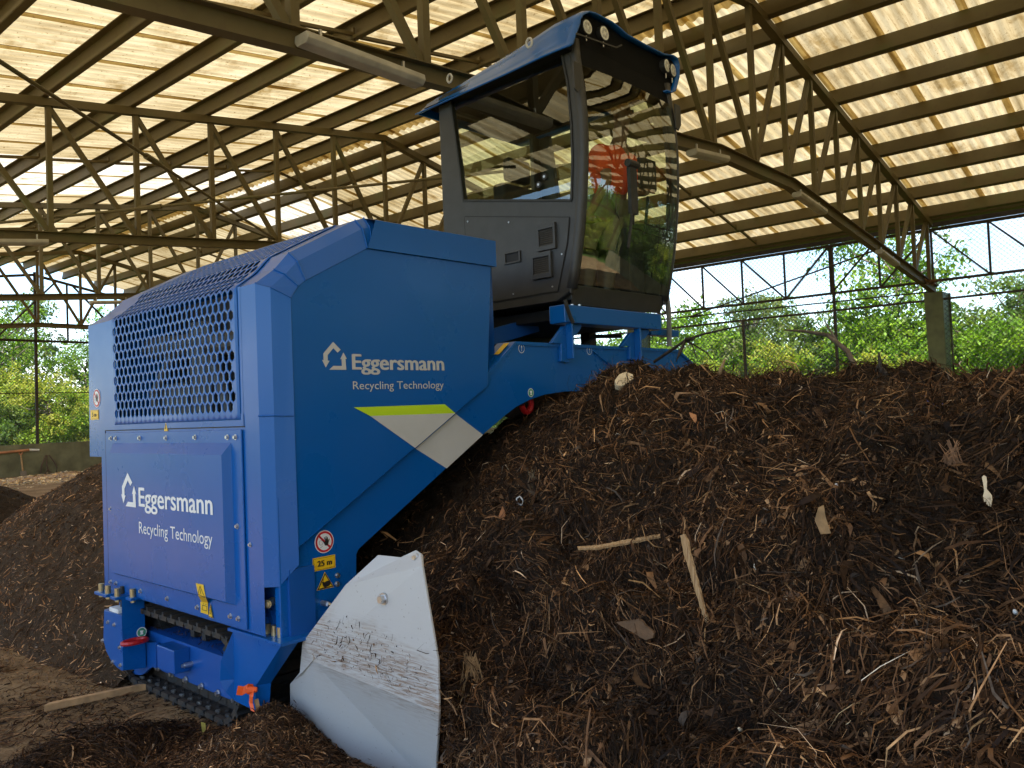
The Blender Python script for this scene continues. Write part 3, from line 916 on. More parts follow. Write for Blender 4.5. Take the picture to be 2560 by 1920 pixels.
def name_plate(parent, a_logo, a_name, a_sub, nrm, mat):
    for nm, spec in (('company_logo', a_logo), ('company_name', a_name), ('company_subtitle', a_sub)):
        q = MB(); o, ex, ez = spec
        o = o + nrm*.002
        if nm == 'company_logo': logo(q, o, ex, ez)
        else:
            v, f = text_mesh('Eggersmann' if nm == 'company_name' else 'Recycling Technology')
            if nm == 'company_name': fatten(q, v, f, o, ex, ez, .0045)
            else: place2d(q, v, f, o, ex, ez)
        q.build(nm, mat, parent, fix=False)
NF = V3(0,-1,0)
def rect_y(pxl, pxr, pt, pb, Y):
    """rectangle on plane Y: left/right px x, top/bottom px y taken at the left"""
    a = onY(pxl, pb, Y); t = onY(pxl, pt, Y); r_ = onY(pxr, (pt+pb)/2, Y)
    return a, V3(r_.x-a.x, 0, 0), V3(0, 0, t.z-a.z)
def rect_x(pxl, pxr, pt, pb, X):
    a = onX(pxl, pb, X); t = onX(pxl, pt, X); r_ = onX(pxr, (pt+pb)/2, X)
    return a, V3(0, r_.y-a.y, 0), V3(0, 0, t.z-a.z)
YD = YF + .004
name_plate(door, rect_y(805,866.5,853.5,924,YD), rect_y(882,1108.5,886,936.5,YD), rect_y(882.5,1109,953.5,980,YD), NF, M['grey'])
name_plate(panel, rect_x(304.5,341,1181,1264,XT), rect_x(349,531,1219.5,1281,XT), rect_x(349,531,1304,1342,XT), V3(-1,0,0), M['white'])
# decal stripes
def decal(name, px, Y, mat, parent, d=.002):
    q = MB(); p3 = [onY(*p, Y) + NF*d for p in px]; q.add(p3, tessellate_polygon([p3])); return q.build(name, mat, parent, fix=False)
decal('lime_stripe', [(884,1018.5),(1111,1010.5),(1138,1033),(925,1040)], YD, M['lime'], door)
decal('grey_stripe', [(925,1040),(1138,1033),(1037.5,1120)], YD, M['grey'], door)

# --- front frame plate with the arch over the windrow
YP = YF + .04
lower = [fy(r5(1592,645),YP), fy(r5(1600,420),YP)+V3(0,0,.6)]
arc = [fy(q,YP) for q in (r4(1912,1190), r4(1912,1068), r4(1925,1035), r4(1962,1000), (1116,1171), (1207,1087), (1262,1040), (1290,1018), (1325,1000), (1362,987), (1412,979))]
top = [fy(r2(620,1165),YP), fy(r2(790,978),YP), fy(r2(1110,990),YP)]
cxm = 5.09
pl = [fy(r5(1592,645),YP), fy(r5(1790,592),YP), V3(arc[0].x, YP, .3)] + arc
zt_ = 2.153
pl += [V3(2*cxm - p.x, YP, p.z) for p in reversed(arc)]
pl += [V3(2*cxm-arc[0].x, YP, .3), V3(8.0, YP, .3), V3(8.0, YP, 1.0), V3(6.40, YP, 2.03), V3(6.14, YP, zt_), V3(top[1].x, YP, zt_), V3(top[0].x, YP, top[0].z), V3(top[0].x-.3, YP, 1.7), V3(pl[0].x, YP, 1.3)]
b = MB(); b.prism([pl], (0, .05, 0))
plate = b.build('arch_plate', M['blue'], mach, bevel=.004)
decal('grey_stripe', [(1038.5,1121.5),(1139,1035),(1207,1087),(1116,1171)], YP, M['grey'], plate)
# deck + inner lining of the arch (near-black sheet, paints the shade underneath)
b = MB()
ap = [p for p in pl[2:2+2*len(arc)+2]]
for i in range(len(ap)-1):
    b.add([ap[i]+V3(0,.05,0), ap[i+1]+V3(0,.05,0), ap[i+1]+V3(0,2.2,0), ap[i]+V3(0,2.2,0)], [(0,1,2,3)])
b.build('tunnel_shade_lining', M['dark'], mach)
b = MB()
b.box((top[1].x-.1, YP+.06, 1.95), (6.3, 5.9, 2.06)); b.box((8.0, 3.9, .3), (8.05, 5.8, 1.6))
b.add([V3(6.3,YP+.05,2.06), V3(8.0,YP+.05,1.0), V3(8.0,5.8,1.0), V3(6.3,5.8,2.06)], [(0,1,2,3)])
b.build('deck', M['bluelow'], mach)
# top flange of the arch beam
b = MB(); ft = [V3(top[0].x-.12,0,top[0].z-.1), V3(top[1].x,0,zt_), V3(6.14,0,zt_), V3(6.5,0,1.98)]
for a, c in zip(ft[:-1], ft[1:]): b.add([a+V3(0,YP-.012,.004), c+V3(0,YP-.012,.004), c+V3(0,YP+.16,.004), a+V3(0,YP+.16,.004), a+V3(0,YP-.012,-.02), c+V3(0,YP-.012,-.02)], [(0,1,2,3),(4,5,1,0)])
b.build('beam_flange', M['blue'], mach)
# cable and stickers on the beam
b = MB(); b.tube([fy((1483,878),YP-.01), fy((1500,893),YP-.012), fy((1527,913),YP-.01)], .005, 6); b.build('cable', M['blue'], mach)
def disc(bm, c, ex, ez, r, n=28, mi=0, off=0, nrm=NF):
    bm.add([c + ex*(r*math.cos(2*math.pi*k/n)) + ez*(r*math.sin(2*math.pi*k/n)) + nrm*off for k in range(n)], [tuple(range(n))], mi)
def poly(bm, pts, c, ex, ez, s, mi=0, off=0, nrm=NF):
    p3 = [c + ex*(x*s) + ez*(y*s) + nrm*off for x, y in pts]
    bm.add(p3, tessellate_polygon([p3]), mi)
for q in (r2(838,1027), r2(1307,1041)):
    s_ = MB(); c = fy(q, YP)
    disc(s_, c, EX, EZ, .031, mi=0, off=.002); disc(s_, c, EX, EZ, .027, mi=1, off=.003)
    poly(s_, [(-.1,.8),(.1,.8),(.22,.35),(.06,.3),(.06,-.75),(-.06,-.75),(-.06,.3),(-.22,.35)], c, EX, EZ, .025, 0, .004)
    s_.build('lifting_point_sticker', [M['white'], M['blue']], plate, fix=False)
s_ = MB(); c = fy(r2(903,1332), YP); disc(s_, c, EX, EZ, .030, mi=0, off=.002); disc(s_, c, EX, EZ, .026, mi=1, off=.003)
poly(s_, [(-.5,.5),(.5,.5),(.3,-.1),(.1,-.1),(.4,-.6),(-.4,-.6),(-.1,-.1),(-.3,-.1)], c, EX, EZ, .026, 0, .004); s_.build('lashing_point_sticker', [M['white'], M['green']], plate, fix=False)
s_ = MB(); c = fy(r2(738,1002), YP-.012); s_.add([V3(top[1].x-.13,YP+.02,top[1].z-.085), V3(top[1].x-.03,YP+.02,top[1].z-.008), V3(top[1].x-.03,YP+.07,top[1].z-.008), V3(top[1].x-.13,YP+.07,top[1].z-.085)], [(0,1,2,3)]); s_.build('small_yellow_sticker', M['yellow'], mach, fix=False)
# prohibition sign with a hand
HAND = [(-.34,-.2),(-.2,-.55),(.25,-.6),(.42,-.2),(.62,.3),(.52,.36),(.34,.02),(.33,.62),(.22,.64),(.17,.05),(.08,.78),(-.03,.78),(-.02,.05),(-.16,.66),(-.27,.62),(-.17,.0),(-.28,-.02),(-.5,.2),(-.58,.12)]
def stop_sign(parent, c, ex, ez, nrm, r):
    s_ = MB()
    disc(s_, c, ex, ez, r, mi=0, off=.002, nrm=nrm); disc(s_, c, ex, ez, r*.93, mi=1, off=.003, nrm=nrm); disc(s_, c, ex, ez, r*.74, mi=0, off=.004, nrm=nrm)
    dg = (ex*.7071 - ez*.7071); pp = (ex*.7071 + ez*.7071)
    a = c - dg*r*.78; e_ = c + dg*r*.78
    s_.add([a+pp*r*.09+nrm*.005, e_+pp*r*.09+nrm*.005, e_-pp*r*.09+nrm*.005, a-pp*r*.09+nrm*.005], [(0,1,2,3)], 1)
    poly(s_, HAND, c + ex*(r*.14), ex, ez, r*.62, 2, .006, nrm)
    # thin outline of a head and shoulder left of the hand
    for k in range(9):
        t0, t1 = 2*math.pi*k/10+.6, 2*math.pi*(k+1)/10+.6
        cc = c - ex*r*.38 - ez*r*.05
        q0 = cc + (ex*math.cos(t0) + ez*math.sin(t0))*r*.2; q1 = cc + (ex*math.cos(t1) + ez*math.sin(t1))*r*.2
        s_.bar(q0+nrm*.0055, q1+nrm*.0055, r*.018, .0006, up=nrm, mi=2)
    s_.bar(c-ex*r*.5-ez*r*.5+nrm*.0055, c-ex*r*.2-ez*r*.35+nrm*.0055, r*.018, .0006, up=nrm, mi=2)
    s_.build('no_reaching_sign', [M['white'], M['red'], M['ink']], parent, fix=False)
def yellow_plate(parent, o, ex, ez, nrm, txt, frac=(.2,.3,.62,.42)):
    s_ = MB(); w, h = ex.length, ez.length; xe, ze = ex.normalized(), ez.normalized()
    def rc(d, off, mi):
        s_.add([o+xe*d+ze*d+nrm*off, o+ex-xe*d+ze*d+nrm*off, o+ex+ez-xe*d-ze*d+nrm*off, o+ez+xe*d-ze*d+nrm*off], [(0,1,2,3)], mi)
    rc(0, .002, 0); rc(w*.035, .003, 1); rc(w*.047, .004, 0)
    v, f = text_mesh(txt)
    fatten(s_, v, f, o + ex*frac[0] + ez*frac[1] + nrm*.005, ex*frac[2], ez*frac[3], .0022, 1)
    s_.build('distance_sign', [M['yellow'], M['ink']], parent, fix=False)
def tri_sign(parent, pts, nrm, glyph=None):
    s_ = MB(); c = sum(pts, Vector())/3
    for k, (sc, mi) in enumerate(((1, 0), (.93, 1), (.74, 0))):
        s_.add([c + (p-c)*sc + nrm*(.002+.001*k) for p in pts], [(0,1,2)], mi)
    ex = (pts[1]-pts[0]); w = ex.length; ex = ex.normalized(); ez = (pts[2]-(pts[0]+pts[1])/2).normalized()
    if glyph == 'hand':
        poly(s_, [(-.14,-.12),(-.05,-.2),(.18,-.16),(.26,-.1),(.26,.08),(.1,.1),(-.08,.06),(-.12,.1),(-.2,.1)], c, ex, ez, w, 1, .006, nrm)
        s_.bar(c+ex*(-.22*w)+ez*(-.2*w)+nrm*.006, c+ex*(-.0*w)+ez*(-.2*w)+nrm*.006, w*.02, .0005, up=nrm, mi=1)
        s_.bar(c+ex*(-.12*w)+ez*(.12*w)+nrm*.006, c+ex*(-.12*w)+ez*(.28*w)+nrm*.006, w*.02, .0005, up=nrm, mi=1)
    else:
        poly(s_, [(-.05,.34),(.05,.34),(.03,.05),(.12,.0),(.0,-.16),(-.12,.0),(-.03,.05)], c, ex, ez, w, 1, .006, nrm)
    s_.build('warning_triangle', [M['yellow'], M['ink']], parent, fix=False)
c = fy(r4(1687,979), YP); r_ = (fy(r4(1752,979), YP)-c).length
stop_sign(plate, c, EX, EZ, NF, r_)
a = fy(r4(1609,1188),YP); e_ = fy(r4(1765,1155),YP); t_ = fy(r4(1604,1096),YP)
yellow_plate(plate, a, V3(e_.x-a.x,0,0), V3(0,0,t_.z-a.z), NF, '25 m')
p0, p1, p2 = fy(r4(1634,1320),YP), fy(r4(1754,1290),YP), fy(r4(1695,1187),YP)
zz = (p0.z+p1.z)/2; tri_sign(plate, [V3(p0.x,YP,zz), V3(p1.x,YP,zz), V3((p0.x+p1.x)/2,YP,p2.z)], NF, 'hand')
bm_front = bm_side
for q in (r4(1778,1213), r4(1776,1271)):
    put(bm_side, 'bolt', fy(q, YP), plate, rot=(0,0,R(90)), sc=1.0)
b = MB(); c0 = fy(r4(1675,1402), YP); b.cyl(c0, c0+V3(0,-.05,0), .014, 10); b.tube([c0+V3(0,-.05,.0), c0+V3(.02,-.06,-.01), c0+V3(.03,-.06,-.08)], .012, 8); b.build('hose_fitting', M['steel'], mach)
# stickers on the left side
c = sx(r3(118,1370)); stop_sign(hood, c, V3(0,-1,0), EZ, V3(-1,0,0), .064)
a = sx(r3(76,1520)); e_ = sx(r3(132,1512)); t_ = sx(r3(80,1453))
yellow_plate(hood, V3(XS,a.y,a.z), V3(0,e_.y-a.y,0), V3(0,0,t_.z-a.z), V3(-1,0,0), '5 m', (.25,.3,.5,.42))
c = sx(r4(598,188)); tri_sign(hood, [c+V3(0,.033,-.03), c+V3(0,-.033,-.03), c+V3(0,0,.048)], V3(-1,0,0))
# battery sticker bent over the panel edge
q = MB()
def sp(x, y, X): return onX(*r4(x, y), X)
q.add([sp(800,1265,XT-.003), sp(853,1277,XT-.003), sp(868,1362,XT-.003), sp(818,1352,XT-.003)], [(0,1,2,3)], 0)
q.add([sp(818,1352,XT-.003), sp(868,1362,XT-.003), sp(886,1405,XP-.004), sp(840,1395,XP-.004)], [(0,1,2,3)], 0)
q.add([sp(832,1393,XP-.004), sp(884,1405,XP-.004), sp(886,1485,XP-.004), sp(834,1468,XP-.004)], [(0,1,2,3)], 0)
def ln(a, c, X, w=.003): 
    A, C = sp(*a, X), sp(*c, X); q.bar(A, C, w, .0006, up=(1,0,0), mi=1)
for a, c in (((815,1342),(828,1288)),((828,1288),(862,1365)),((862,1365),(815,1342)),((830,1310),(833,1340))): ln(a, c, XT-.005)
for a, c in (((845,1418),(845,1450)),((845,1450),(876,1458)),((876,1458),(876,1426)),((876,1426),(845,1418)),((850,1408),(858,1410)),((866,1412),(874,1414)),((845,1388),(858,1394))): ln(a, c, XP-.006)
q.build('battery_sticker', [M['yellow'], M['ink']], panel, fix=False)
c = sp(905,1468,XP-.003); tri_sign(panel, [c+V3(0,.028,-.028), c+V3(0,-.028,-.028), c+V3(0,0,.05)], V3(-1,0,0))

# --- track frame, crawler track, front guard
def x5(x, y, X): return onX(*r5(x, y), X)
b = MB(); XPO = 2.12
face = [x5(*q, XPO) for q in ((190,395),(330,438),(336,620),(340,780),(340,872),(328,876),(290,850),(245,800),(205,720),(182,630),(186,480))]
yc = sum(p.y for p in face[1:5])/4
for k in (1,2,3,4): face[k].y = yc
b.prism([face], (.02,0,0))
fr = [V3(XPO+.001,yc,face[1].z+.02), V3(XPO+.001,yc,face[4].z)]
xr = onY(*r5(515,600), yc).x
zt5 = onY(*r5(420,290), yc).z
b.add([V3(XPO,yc-.001,face[4].z), V3(xr,yc-.001,face[4].z-.02), V3(xr,yc-.001,zt5), V3(XPO,yc-.001,zt5)], [(0,1,2,3)])
b.add([V3(xr,yc,face[4].z-.02), V3(xr,yc+.4,face[4].z-.02), V3(xr,yc+.4,zt5), V3(xr,yc,zt5)], [(0,1,2,3)])
b.add([V3(XPO,yc,face[1].z), V3(xr,yc,face[1].z), V3(xr,face[0].y,face[1].z), V3(XPO,face[0].y,face[1].z)], [(0,1,2,3)])
post = b.build('track_end_post', M['blue'], mach, bevel=.004)
for q in ((225,490),(275,510),(183,635),(318,690),(262,805),(323,830)): put(bm_side, 'bolt', x5(*q, XPO), post, sc=.9)
# mounting flanges with spacer bolts, lift rod and white pad
b = MB()
zf = x5(155,262,XPO-.02).z
b.box((XPO-.03, yc+.02, zf-.012), (XPO+.25, yc+.10, zf+.006)); b.box((XPO-.03, yc+.17, zf-.012), (XPO+.25, yc+.36, zf+.006)); b.box((XPO+.02, yc-.09, zf-.012), (XPO+.30, yc-.01, zf+.006))
flg = b.build('mounting_flange', M['blue'], mach, bevel=.002)
sp_me = MB(); sp_me.cyl((0,0,0), (0,0,.05), .018, 12); sp_me.cyl((0,0,-.02), (0,0,-.035), .016, 6); so = sp_me.build('spacer_bolt', M['brass']); sp_data = so.data; bpy.data.objects.remove(so)
for p in ((XPO+.0, yc+.32), (XPO+.0, yc+.21), (XPO+.0, yc+.06), (XPO+.05, yc-.05), (XPO+.2, yc-.05)): put(sp_data, 'spacer_bolt', (p[0], p[1], zf+.006), flg)
b = MB(); b.cyl((XPO+.06, yc+.13, zf-.22), (XPO+.06, yc+.13, zf+.05), .016, 12); b.cyl((XPO+.10, yc+.10, zf-.22), (XPO+.10, yc+.10, zf+.05), .014, 12); b.build('lift_rod', M['blackrubber'], mach)
zp = face[1].z
b = MB(); b.box((XPO+.0, yc+.06, zp), (XPO+.16, yc+.20, zp+.028)); b.build('white_pad', M['pad'], mach, bevel=.004)
# red tie-down eye
b = MB(); c = onY(*r5(432,643), yc-.05)
ring = [c + EX*(.075*math.cos(t)) + EY*(.045*math.sin(t)) for t in np.linspace(0, 2*math.pi, 17)]
b.tube(ring, .014, 8); b.build('tie_down_eye', M['redpaint'], mach)
s_ = MB(); c = onY(*r5(486,570), yc-.003); disc(s_, c, EX, EZ, .032, 24, 0, .002); disc(s_, c, EX, EZ, .027, 24, 1, .003); poly(s_, [(-.5,.5),(.5,.5),(.3,-.1),(.4,-.6),(-.4,-.6),(-.3,-.1)], c, EX, EZ, .024, 0, .004); s_.build('lashing_point_sticker', [M['white'], M['green']], post, fix=False)
# cover of the track with its wavy lower edge
XC_ = 2.30
b = MB()
cv = [x5(*q, XC_) for q in ((520,585),(625,592),(1110,748),(1230,790),(1240,1120),(1220,1110),(1100,1065),(970,1012),(845,958),(735,905),(655,872),(600,850),(520,850))]
zc = (cv[1].z + cv[2].z)/2
cv[0].z = cv[1].z = cv[2].z = cv[3].z = zc
zb_ = .135
for k in range(4, 11): cv[k].z = zb_
b.prism([cv], (.015,0,0))
ym0, ym1 = cv[3].y, cv[0].y+.3
b.add([V3(XC_,ym0,zc), V3(XC_,ym1,zc), V3(2.66,ym1,zc+.01), V3(2.66,ym0,zc+.01)], [(0,1,2,3)])
cover = b.build('track_cover', M['bluelow'], mach, bevel=.005)
b = MB(); wv = [x5(*q, XC_-.03) for q in ((345,640),(600,652),(600,853),(570,850),(548,858),(527,880),(508,898),(480,911),(440,906),(390,890),(348,872))]
b.prism([wv], (.02,0,0)); b.build('wavy_skirt', M['bluelow'], mach, bevel=.003)
b = MB(); A = [x5(*q, XC_-.10) for q in ((605,668),(738,660),(742,856),(605,850))]
zt6, zb6 = A[0].z, A[3].z; ya, yb = A[0].y, A[1].y
b.box((XC_-.10, yb, zb6), (XC_+.0, ya, zt6)); b.build('cover_box', M['bluelow'], mach, bevel=.006)
for q in ((735,910),(845,960),(970,1015),(1100,1068),(1232,1130),(625,870)): put(bm_side, 'bolt', V3(XC_-.004, x5(*q, XC_).y, .15), cover, sc=1.35)
b = MB(); c = x5(885,818,XC_); b.cyl(c, c+V3(-.05,0,0), .016, 12); b.cyl(c+V3(-.05,0,0), c+V3(-.062,0,0), .011, 8); b.build('grease_fitting', M['steel'], cover)
b = MB()
for q in ((970,620),(1060,650)):
    p = x5(*q, 2.45); b.box((2.38, p.y-.03, zc+.008), (2.5, p.y+.02, zc+.10))
b.build('chain_bracket', M['blackrubber'], cover, bevel=.003)
# crawler track: shoes around a stadium path
shoe = MB()
shoe.box((0, -.052, -.016), (.46, .052, 0)); shoe.box((0, -.012, .0), (.46, .012, .022)); shoe.box((.0,-.045,-.03),(.03,.045,-.016))
shoe.box((.14, -.06, -.065), (.165, .06, -.016)); shoe.box((.28, -.06, -.065), (.305, .06, -.016))
shoe.cyl((.055, .0, -.016), (.055, .0, -.034), .015, 6, mi=1); shoe.cyl((.105, .02, -.016), (.105, .02, -.028), .012, 6, mi=0)
def muddy():
    k, t, b_ = nt('muddy_rubber'); t.links.new(ramp(t, noise(t, 9, 7, .7), [(.42, (.014,.014,.014)), (.62, (.045,.029,.017))]), b_.inputs['Base Color']); b_.inputs['Roughness'].default_value = .75
    bump(t, b_, noise(t, 60, 4), .5, .004); return k
M['pad_rubber'] = muddy()
so = shoe.build('track_shoe', [M['pad_rubber'], M['steel']]); shoe_me = so.data; bpy.data.objects.remove(so)
TRR, TY0, TY1, TX = .25, 4.40, 5.52, 2.235
tb = MB()
for y in (TY0, TY1): tb.cyl((TX+.12, y, TRR+.02), (TX+.34, y, TRR+.02), TRR-.06, 20)
for i in range(3): tb.cyl((TX+.13, TY0+.28+.28*i, .12), (TX+.33, TY0+.3+.3*i, .12), .07, 14)
tb.box((TX+.17, TY0, .12), (TX+.29, TY1, .3))
track = tb.build('crawler_track', M['blackrubber'], mach)
per = 2*(TY1-TY0) + 2*math.pi*TRR; ns = int(per/.112)
for i in range(ns):
    s = per*i/ns; L = TY1-TY0
    if s < L: p = (TX, TY0+s, .022); a = math.pi
    elif s < L+math.pi*TRR:
        t = (s-L)/TRR; p = (TX, TY1+TRR*math.sin(t), TRR+.022-TRR*math.cos(t)); a = math.pi+t
    elif s < 2*L+math.pi*TRR: p = (TX, TY1-(s-L-math.pi*TRR), 2*TRR+.022); a = 0
    else:
        t = (s-2*L-math.pi*TRR)/TRR; p = (TX, TY0-TRR*math.sin(t), TRR+.022+TRR*math.cos(t)); a = t
    o = put(shoe_me, 'track_shoe', p, track)
    mm = Matrix.Rotation(a, 4, 'X'); o.rotation_euler = mm.to_euler()
# front guard beside the track
XG = 2.218
b = MB()
P1 = x5(1585,690,XG); P3 = x5(1392,990,XG); P5 = x5(1382,1192,XG); P0 = x5(1208,560,XG); P6 = x5(1222,1112,XG)
zt7 = (P1.z + P0.z)/2; P1.z = P0.z = zt7
b.prism([[P0, P1, P3, P5, P6]], (.018,0,0))
Fa = [x5(1112,800,XG-.06), x5(1100,880,XG-.06), x5(1106,955,XG-.06), x5(1150,1045,XG-.04)]
b.add([P0, V3(XG,P0.y,Fa[0].z), Fa[0]], [(0,1,2)]); 
b.add([V3(XG,P0.y,Fa[0].z), V3(XG,P6.y,Fa[2].z), Fa[2], Fa[1], Fa[0]], [(0,1,2,3,4)]); b.add([V3(XG,P6.y,Fa[2].z), P6, Fa[3], Fa[2]], [(0,1,2,3)])
P2 = onY(*r5(1722,650), P1.y-.02)
b.add([P1, P2, V3(P2.x-.02, P3.y-.03, P3.z), P3], [(0,1,2,3)]); b.add([P3, V3(P2.x-.02,P3.y-.03,P3.z), V3(P2.x-.02,P5.y-.03,P5.z+.01), P5], [(0,1,2,3)])
fl = [V3(XG-.03, P0.y, zt7+.012), V3(XG-.03, P1.y-.05, zt7+.012), V3(P2.x+.5, P1.y-.05, zt7+.012), V3(P2.x+.5, P1.y+.05, zt7+.012), V3(XG+.25, P1.y+.05, zt7+.012), V3(XG+.25, P0.y, zt7+.012)]
b.prism([fl], (0,0,.016))
guard = b.build('front_guard', M['blue'], mach)
for q in ((1280,585),(1385,610),(1472,640),(1525,660),(1575,690)): 
    p = x5(*q, XG+.03); put(sp_data, 'spacer_bolt', (XG+.04, p.y, zt7+.028), guard)
# dark recess with pivot at the front corner
b = MB(); b.box((2.29, YF+.02, .56), (2.44, 4.1, .93))
b.build('corner_recess', M['bluelow'], mach)
b = MB(); c = V3(2.275, onX(*r4(1325,1393),2.27).y, onX(*r4(1325,1393),2.27).z); b.cyl(c, c+V3(-.05,-.035,0), .022, 14); b.cyl(c+V3(-.05,-.035,0), c+V3(-.056,-.04,0), .014, 6); b.build('pivot_pin', M['brass'], mach)
b = MB(); c = onX(*r4(1285,1535), 2.27); b.cyl(c+V3(.06,0,0), c, .075, 20); b.cyl(c, c+V3(-.02,0,0), .036, 6); b.build('pivot_knuckle', M['bluelow'], mach)
# red hook under the arch
b = MB(); c = onY(1316, 1008, YP+.12)
b.tube([c+V3(math.cos(t)*.05, 0, math.sin(t)*.06) for t in np.linspace(-2.9, .9, 12)], .022, 8); b.build('red_hook', M['redpaint'], mach)

# --- white side blade
bp = {'a':((948,1388),2.44),'b':((1004,1394),2.43),'c':((1042,1376),2.43),'d':((1056,1386),2.43),'e':((1058,1416),2.385),'f':((866,1462),2.385),
      'g':((758,1606),2.335),'h':((1097,1650),2.355),'i':((798,1636),2.325),'j':((1100,1782),2.345),'q':((750,1684),2.335),'k':((727,1708),2.375),'l':((729,1850),2.47),'n':((1090,1975),2.49),'m':((800,1960),2.48)}
ids = list(bp); pv = [onX(*bp[k][0], bp[k][1]) for k in ids]; ix = {k: i for i, k in enumerate(ids)}
b = MB(); b.add(pv, [tuple(ix[c] for c in s) for s in ('abcdef', 'fehji', 'fig', 'giq', 'qik', 'ijnm', 'kiml')])
blade = b.build('side_blade', M['blade'], mach)
sm = blade.modifiers.new('thick', 'SOLIDIFY'); sm.thickness = .014; sm.offset = 0
bv = blade.modifiers.new('bev', 'BEVEL'); bv.width = .004; bv.segments = 2; bv.limit_method = 'ANGLE'
put(bm_side, 'bolt', onX(960,1497,2.362), blade, sc=1.9)
put(bm_side, 'bolt', onX(1040,1393,2.415), blade, sc=1.2)
b = MB(); b.box((2.45, 3.1, .3), (2.55, 3.85, .42)); b.build('blade_arm', M['dark'], mach)

# ------------------------------------------------------------------ cab
XC = 4.64
def cx(q): return onX(*q, XC)
curve = [cx(r1(*q)) for q in ((1200,300),(1216,430),(1240,580),(1256,740),(1264,900),(1266,1060),(1262,1230))] + [cx(r2(*q)) for q in ((1252,30),(1240,200),(1222,360),(1200,520),(1178,650))]
zbot_c = cx(r2(900,690)).z - .01
zmin = zbot_c - .03
backtop = cx(r1(262,680)); backb = V3(XC, backtop.y-.01, zmin+.12)
loop = [backtop, backb, V3(XC, backtop.y-.35, zmin), V3(XC, cx(r2(1100,692)).y+.02, zmin), V3(XC, curve[-1].y+.015, zmin+.05)] + list(reversed(curve)) + [V3(XC, curve[0].y+.01, backtop.z)]
win = [cx(r1(*q)) for q in ((345,660),(1112,332),(1160,570),(1186,850),(1194,1100),(1187,1385),(440,1387),(416,1180),(382,930))]
cab = MB()
cab.prism([loop, win], (.055,0,0))
XR1 = 5.93
loop_r = [p+V3(XR1-XC-.055,0,0) for p in loop]; win_r = [p+V3(XR1-XC-.055,0,0) for p in win]
cab.prism([loop_r, win_r], (.055,0,0))
yb_ = backtop.y
# back wall with window
bw_ = [V3(XC+.056,yb_,zmin+.12), V3(XR1-.056,yb_,zmin+.12), V3(XR1-.056,yb_,backtop.z), V3(XC+.056,yb_,backtop.z)]
bwin = [V3(XC+.15,yb_,2.95), V3(XR1-.15,yb_,2.95), V3(XR1-.15,yb_,backtop.z-.1), V3(XC+.15,yb_,backtop.z-.1)]
cab.prism([bw_, bwin], (0,-.05,0))
# floor, sill, header
cab.box((XC+.056, curve[-1].y+.03, zmin+.0), (XR1-.056, yb_-.06, zmin+.06))
ysl = curve[-1].y
cab.add([V3(XC+.05,ysl-.0,zmin+.11), V3(XR1-.05,ysl-.0,zmin+.11), V3(XR1-.05,ysl+.04,zmin-.03), V3(XC+.05,ysl+.04,zmin-.03)], [(0,1,2,3)])
cab.add([V3(XC+.05,ysl,zmin+.11), V3(XR1-.05,ysl,zmin+.11), V3(XR1-.05,ysl+.09,zmin+.11), V3(XC+.05,ysl+.09,zmin+.11)], [(0,1,2,3)])
zh = onY(*r1(1285,470), curve[1].y).z
def ycurve(z):
    pts = sorted([(p.z, p.y) for p in curve])
    if z <= pts[0][0]: return pts[0][1]
    for (z0, y0_), (z1, y1_) in zip(pts[:-1], pts[1:]):
        if z <= z1: return y0_ + (y1_-y0_)*(z-z0)/(z1-z0)
    return pts[-1][1]
ztopc = backtop.z
hb = MB()
hb.add([V3(XC+.05,ycurve(zh),zh), V3(XR1-.05,ycurve(zh),zh), V3(XR1-.05,ycurve(ztopc)+.02,ztopc+.05), V3(XC+.05,ycurve(ztopc)+.02,ztopc+.05)], [(0,1,2,3)])
hb.add([V3(XC+.05,ycurve(zh)-.004,zh), V3(XR1-.05,ycurve(zh)-.004,zh), V3(XR1-.05,ycurve(zh)+.06,zh-.02), V3(XC+.05,ycurve(zh)+.06,zh-.02)], [(0,1,2,3)])
cab.box((XC+.02, ycurve(ztopc)+.05, ztopc-.02), (XR1-.02, yb_-.02, ztopc+.03))
cabin = cab.build('cab', M['black'], mach, bevel=.012); hb.build('header', M['visor'], cabin)
# front pillars, rounded
for xs in (XC+.035, XR1-.035):
    b = MB(); zz = np.linspace(zmin+.08, ztopc+.02, 14); b.tube([V3(xs, ycurve(z)+.028, z) for z in zz], .042, 10); b.build('cab_pillar', M['black'], cabin, smooth=True)
# glazing
b = MB(); zs = np.linspace(zmin+.11, zh, 22); xs_ = np.linspace(XC+.055, XR1-.055, 9)
b.add([V3(x, ycurve(z)-.006-.035*math.sin(math.pi*(x-XC)/(XR1-XC)), z) for z in zs for x in xs_], [(j*9+i, j*9+i+1, (j+1)*9+i+1, (j+1)*9+i) for j in range(21) for i in range(8)])
b.build('windscreen', M['screen'], cabin, smooth=True)
def pane(loop3, name='side_window'):
    q = MB(); q.add(loop3, tessellate_polygon([loop3])); return q.build(name, M['glass'], cabin)
pane([p+V3(.012,0,0) for p in win]); pane([p-V3(.012,0,0)+V3(.055,0,0) for p in win_r]); pane([p+V3(0,-.02,0) for p in bwin], 'rear_window')
# rubber seal round the side window
b = MB(); wl = win+[win[0]]
for a, c in zip(wl[:-1], wl[1:]): b.bar(a+V3(-.003,0,0), c+V3(-.003,0,0), .016, .012, up=(1,0,0))
b.build('window_seal', M['blackrubber'], cabin)
for q in (r1(1003,1222), r1(963,1278)):
    s_ = MB(); c = cx(q)+V3(.008,0,0); s_.cyl(c, c+V3(-.02,0,0), .024, 18); s_.cyl(c+V3(-.02,0,0), c+V3(-.022,0,0), .010, 10, mi=1); s_.build('window_knob', [M['blackrubber'], M['steel']], cabin)
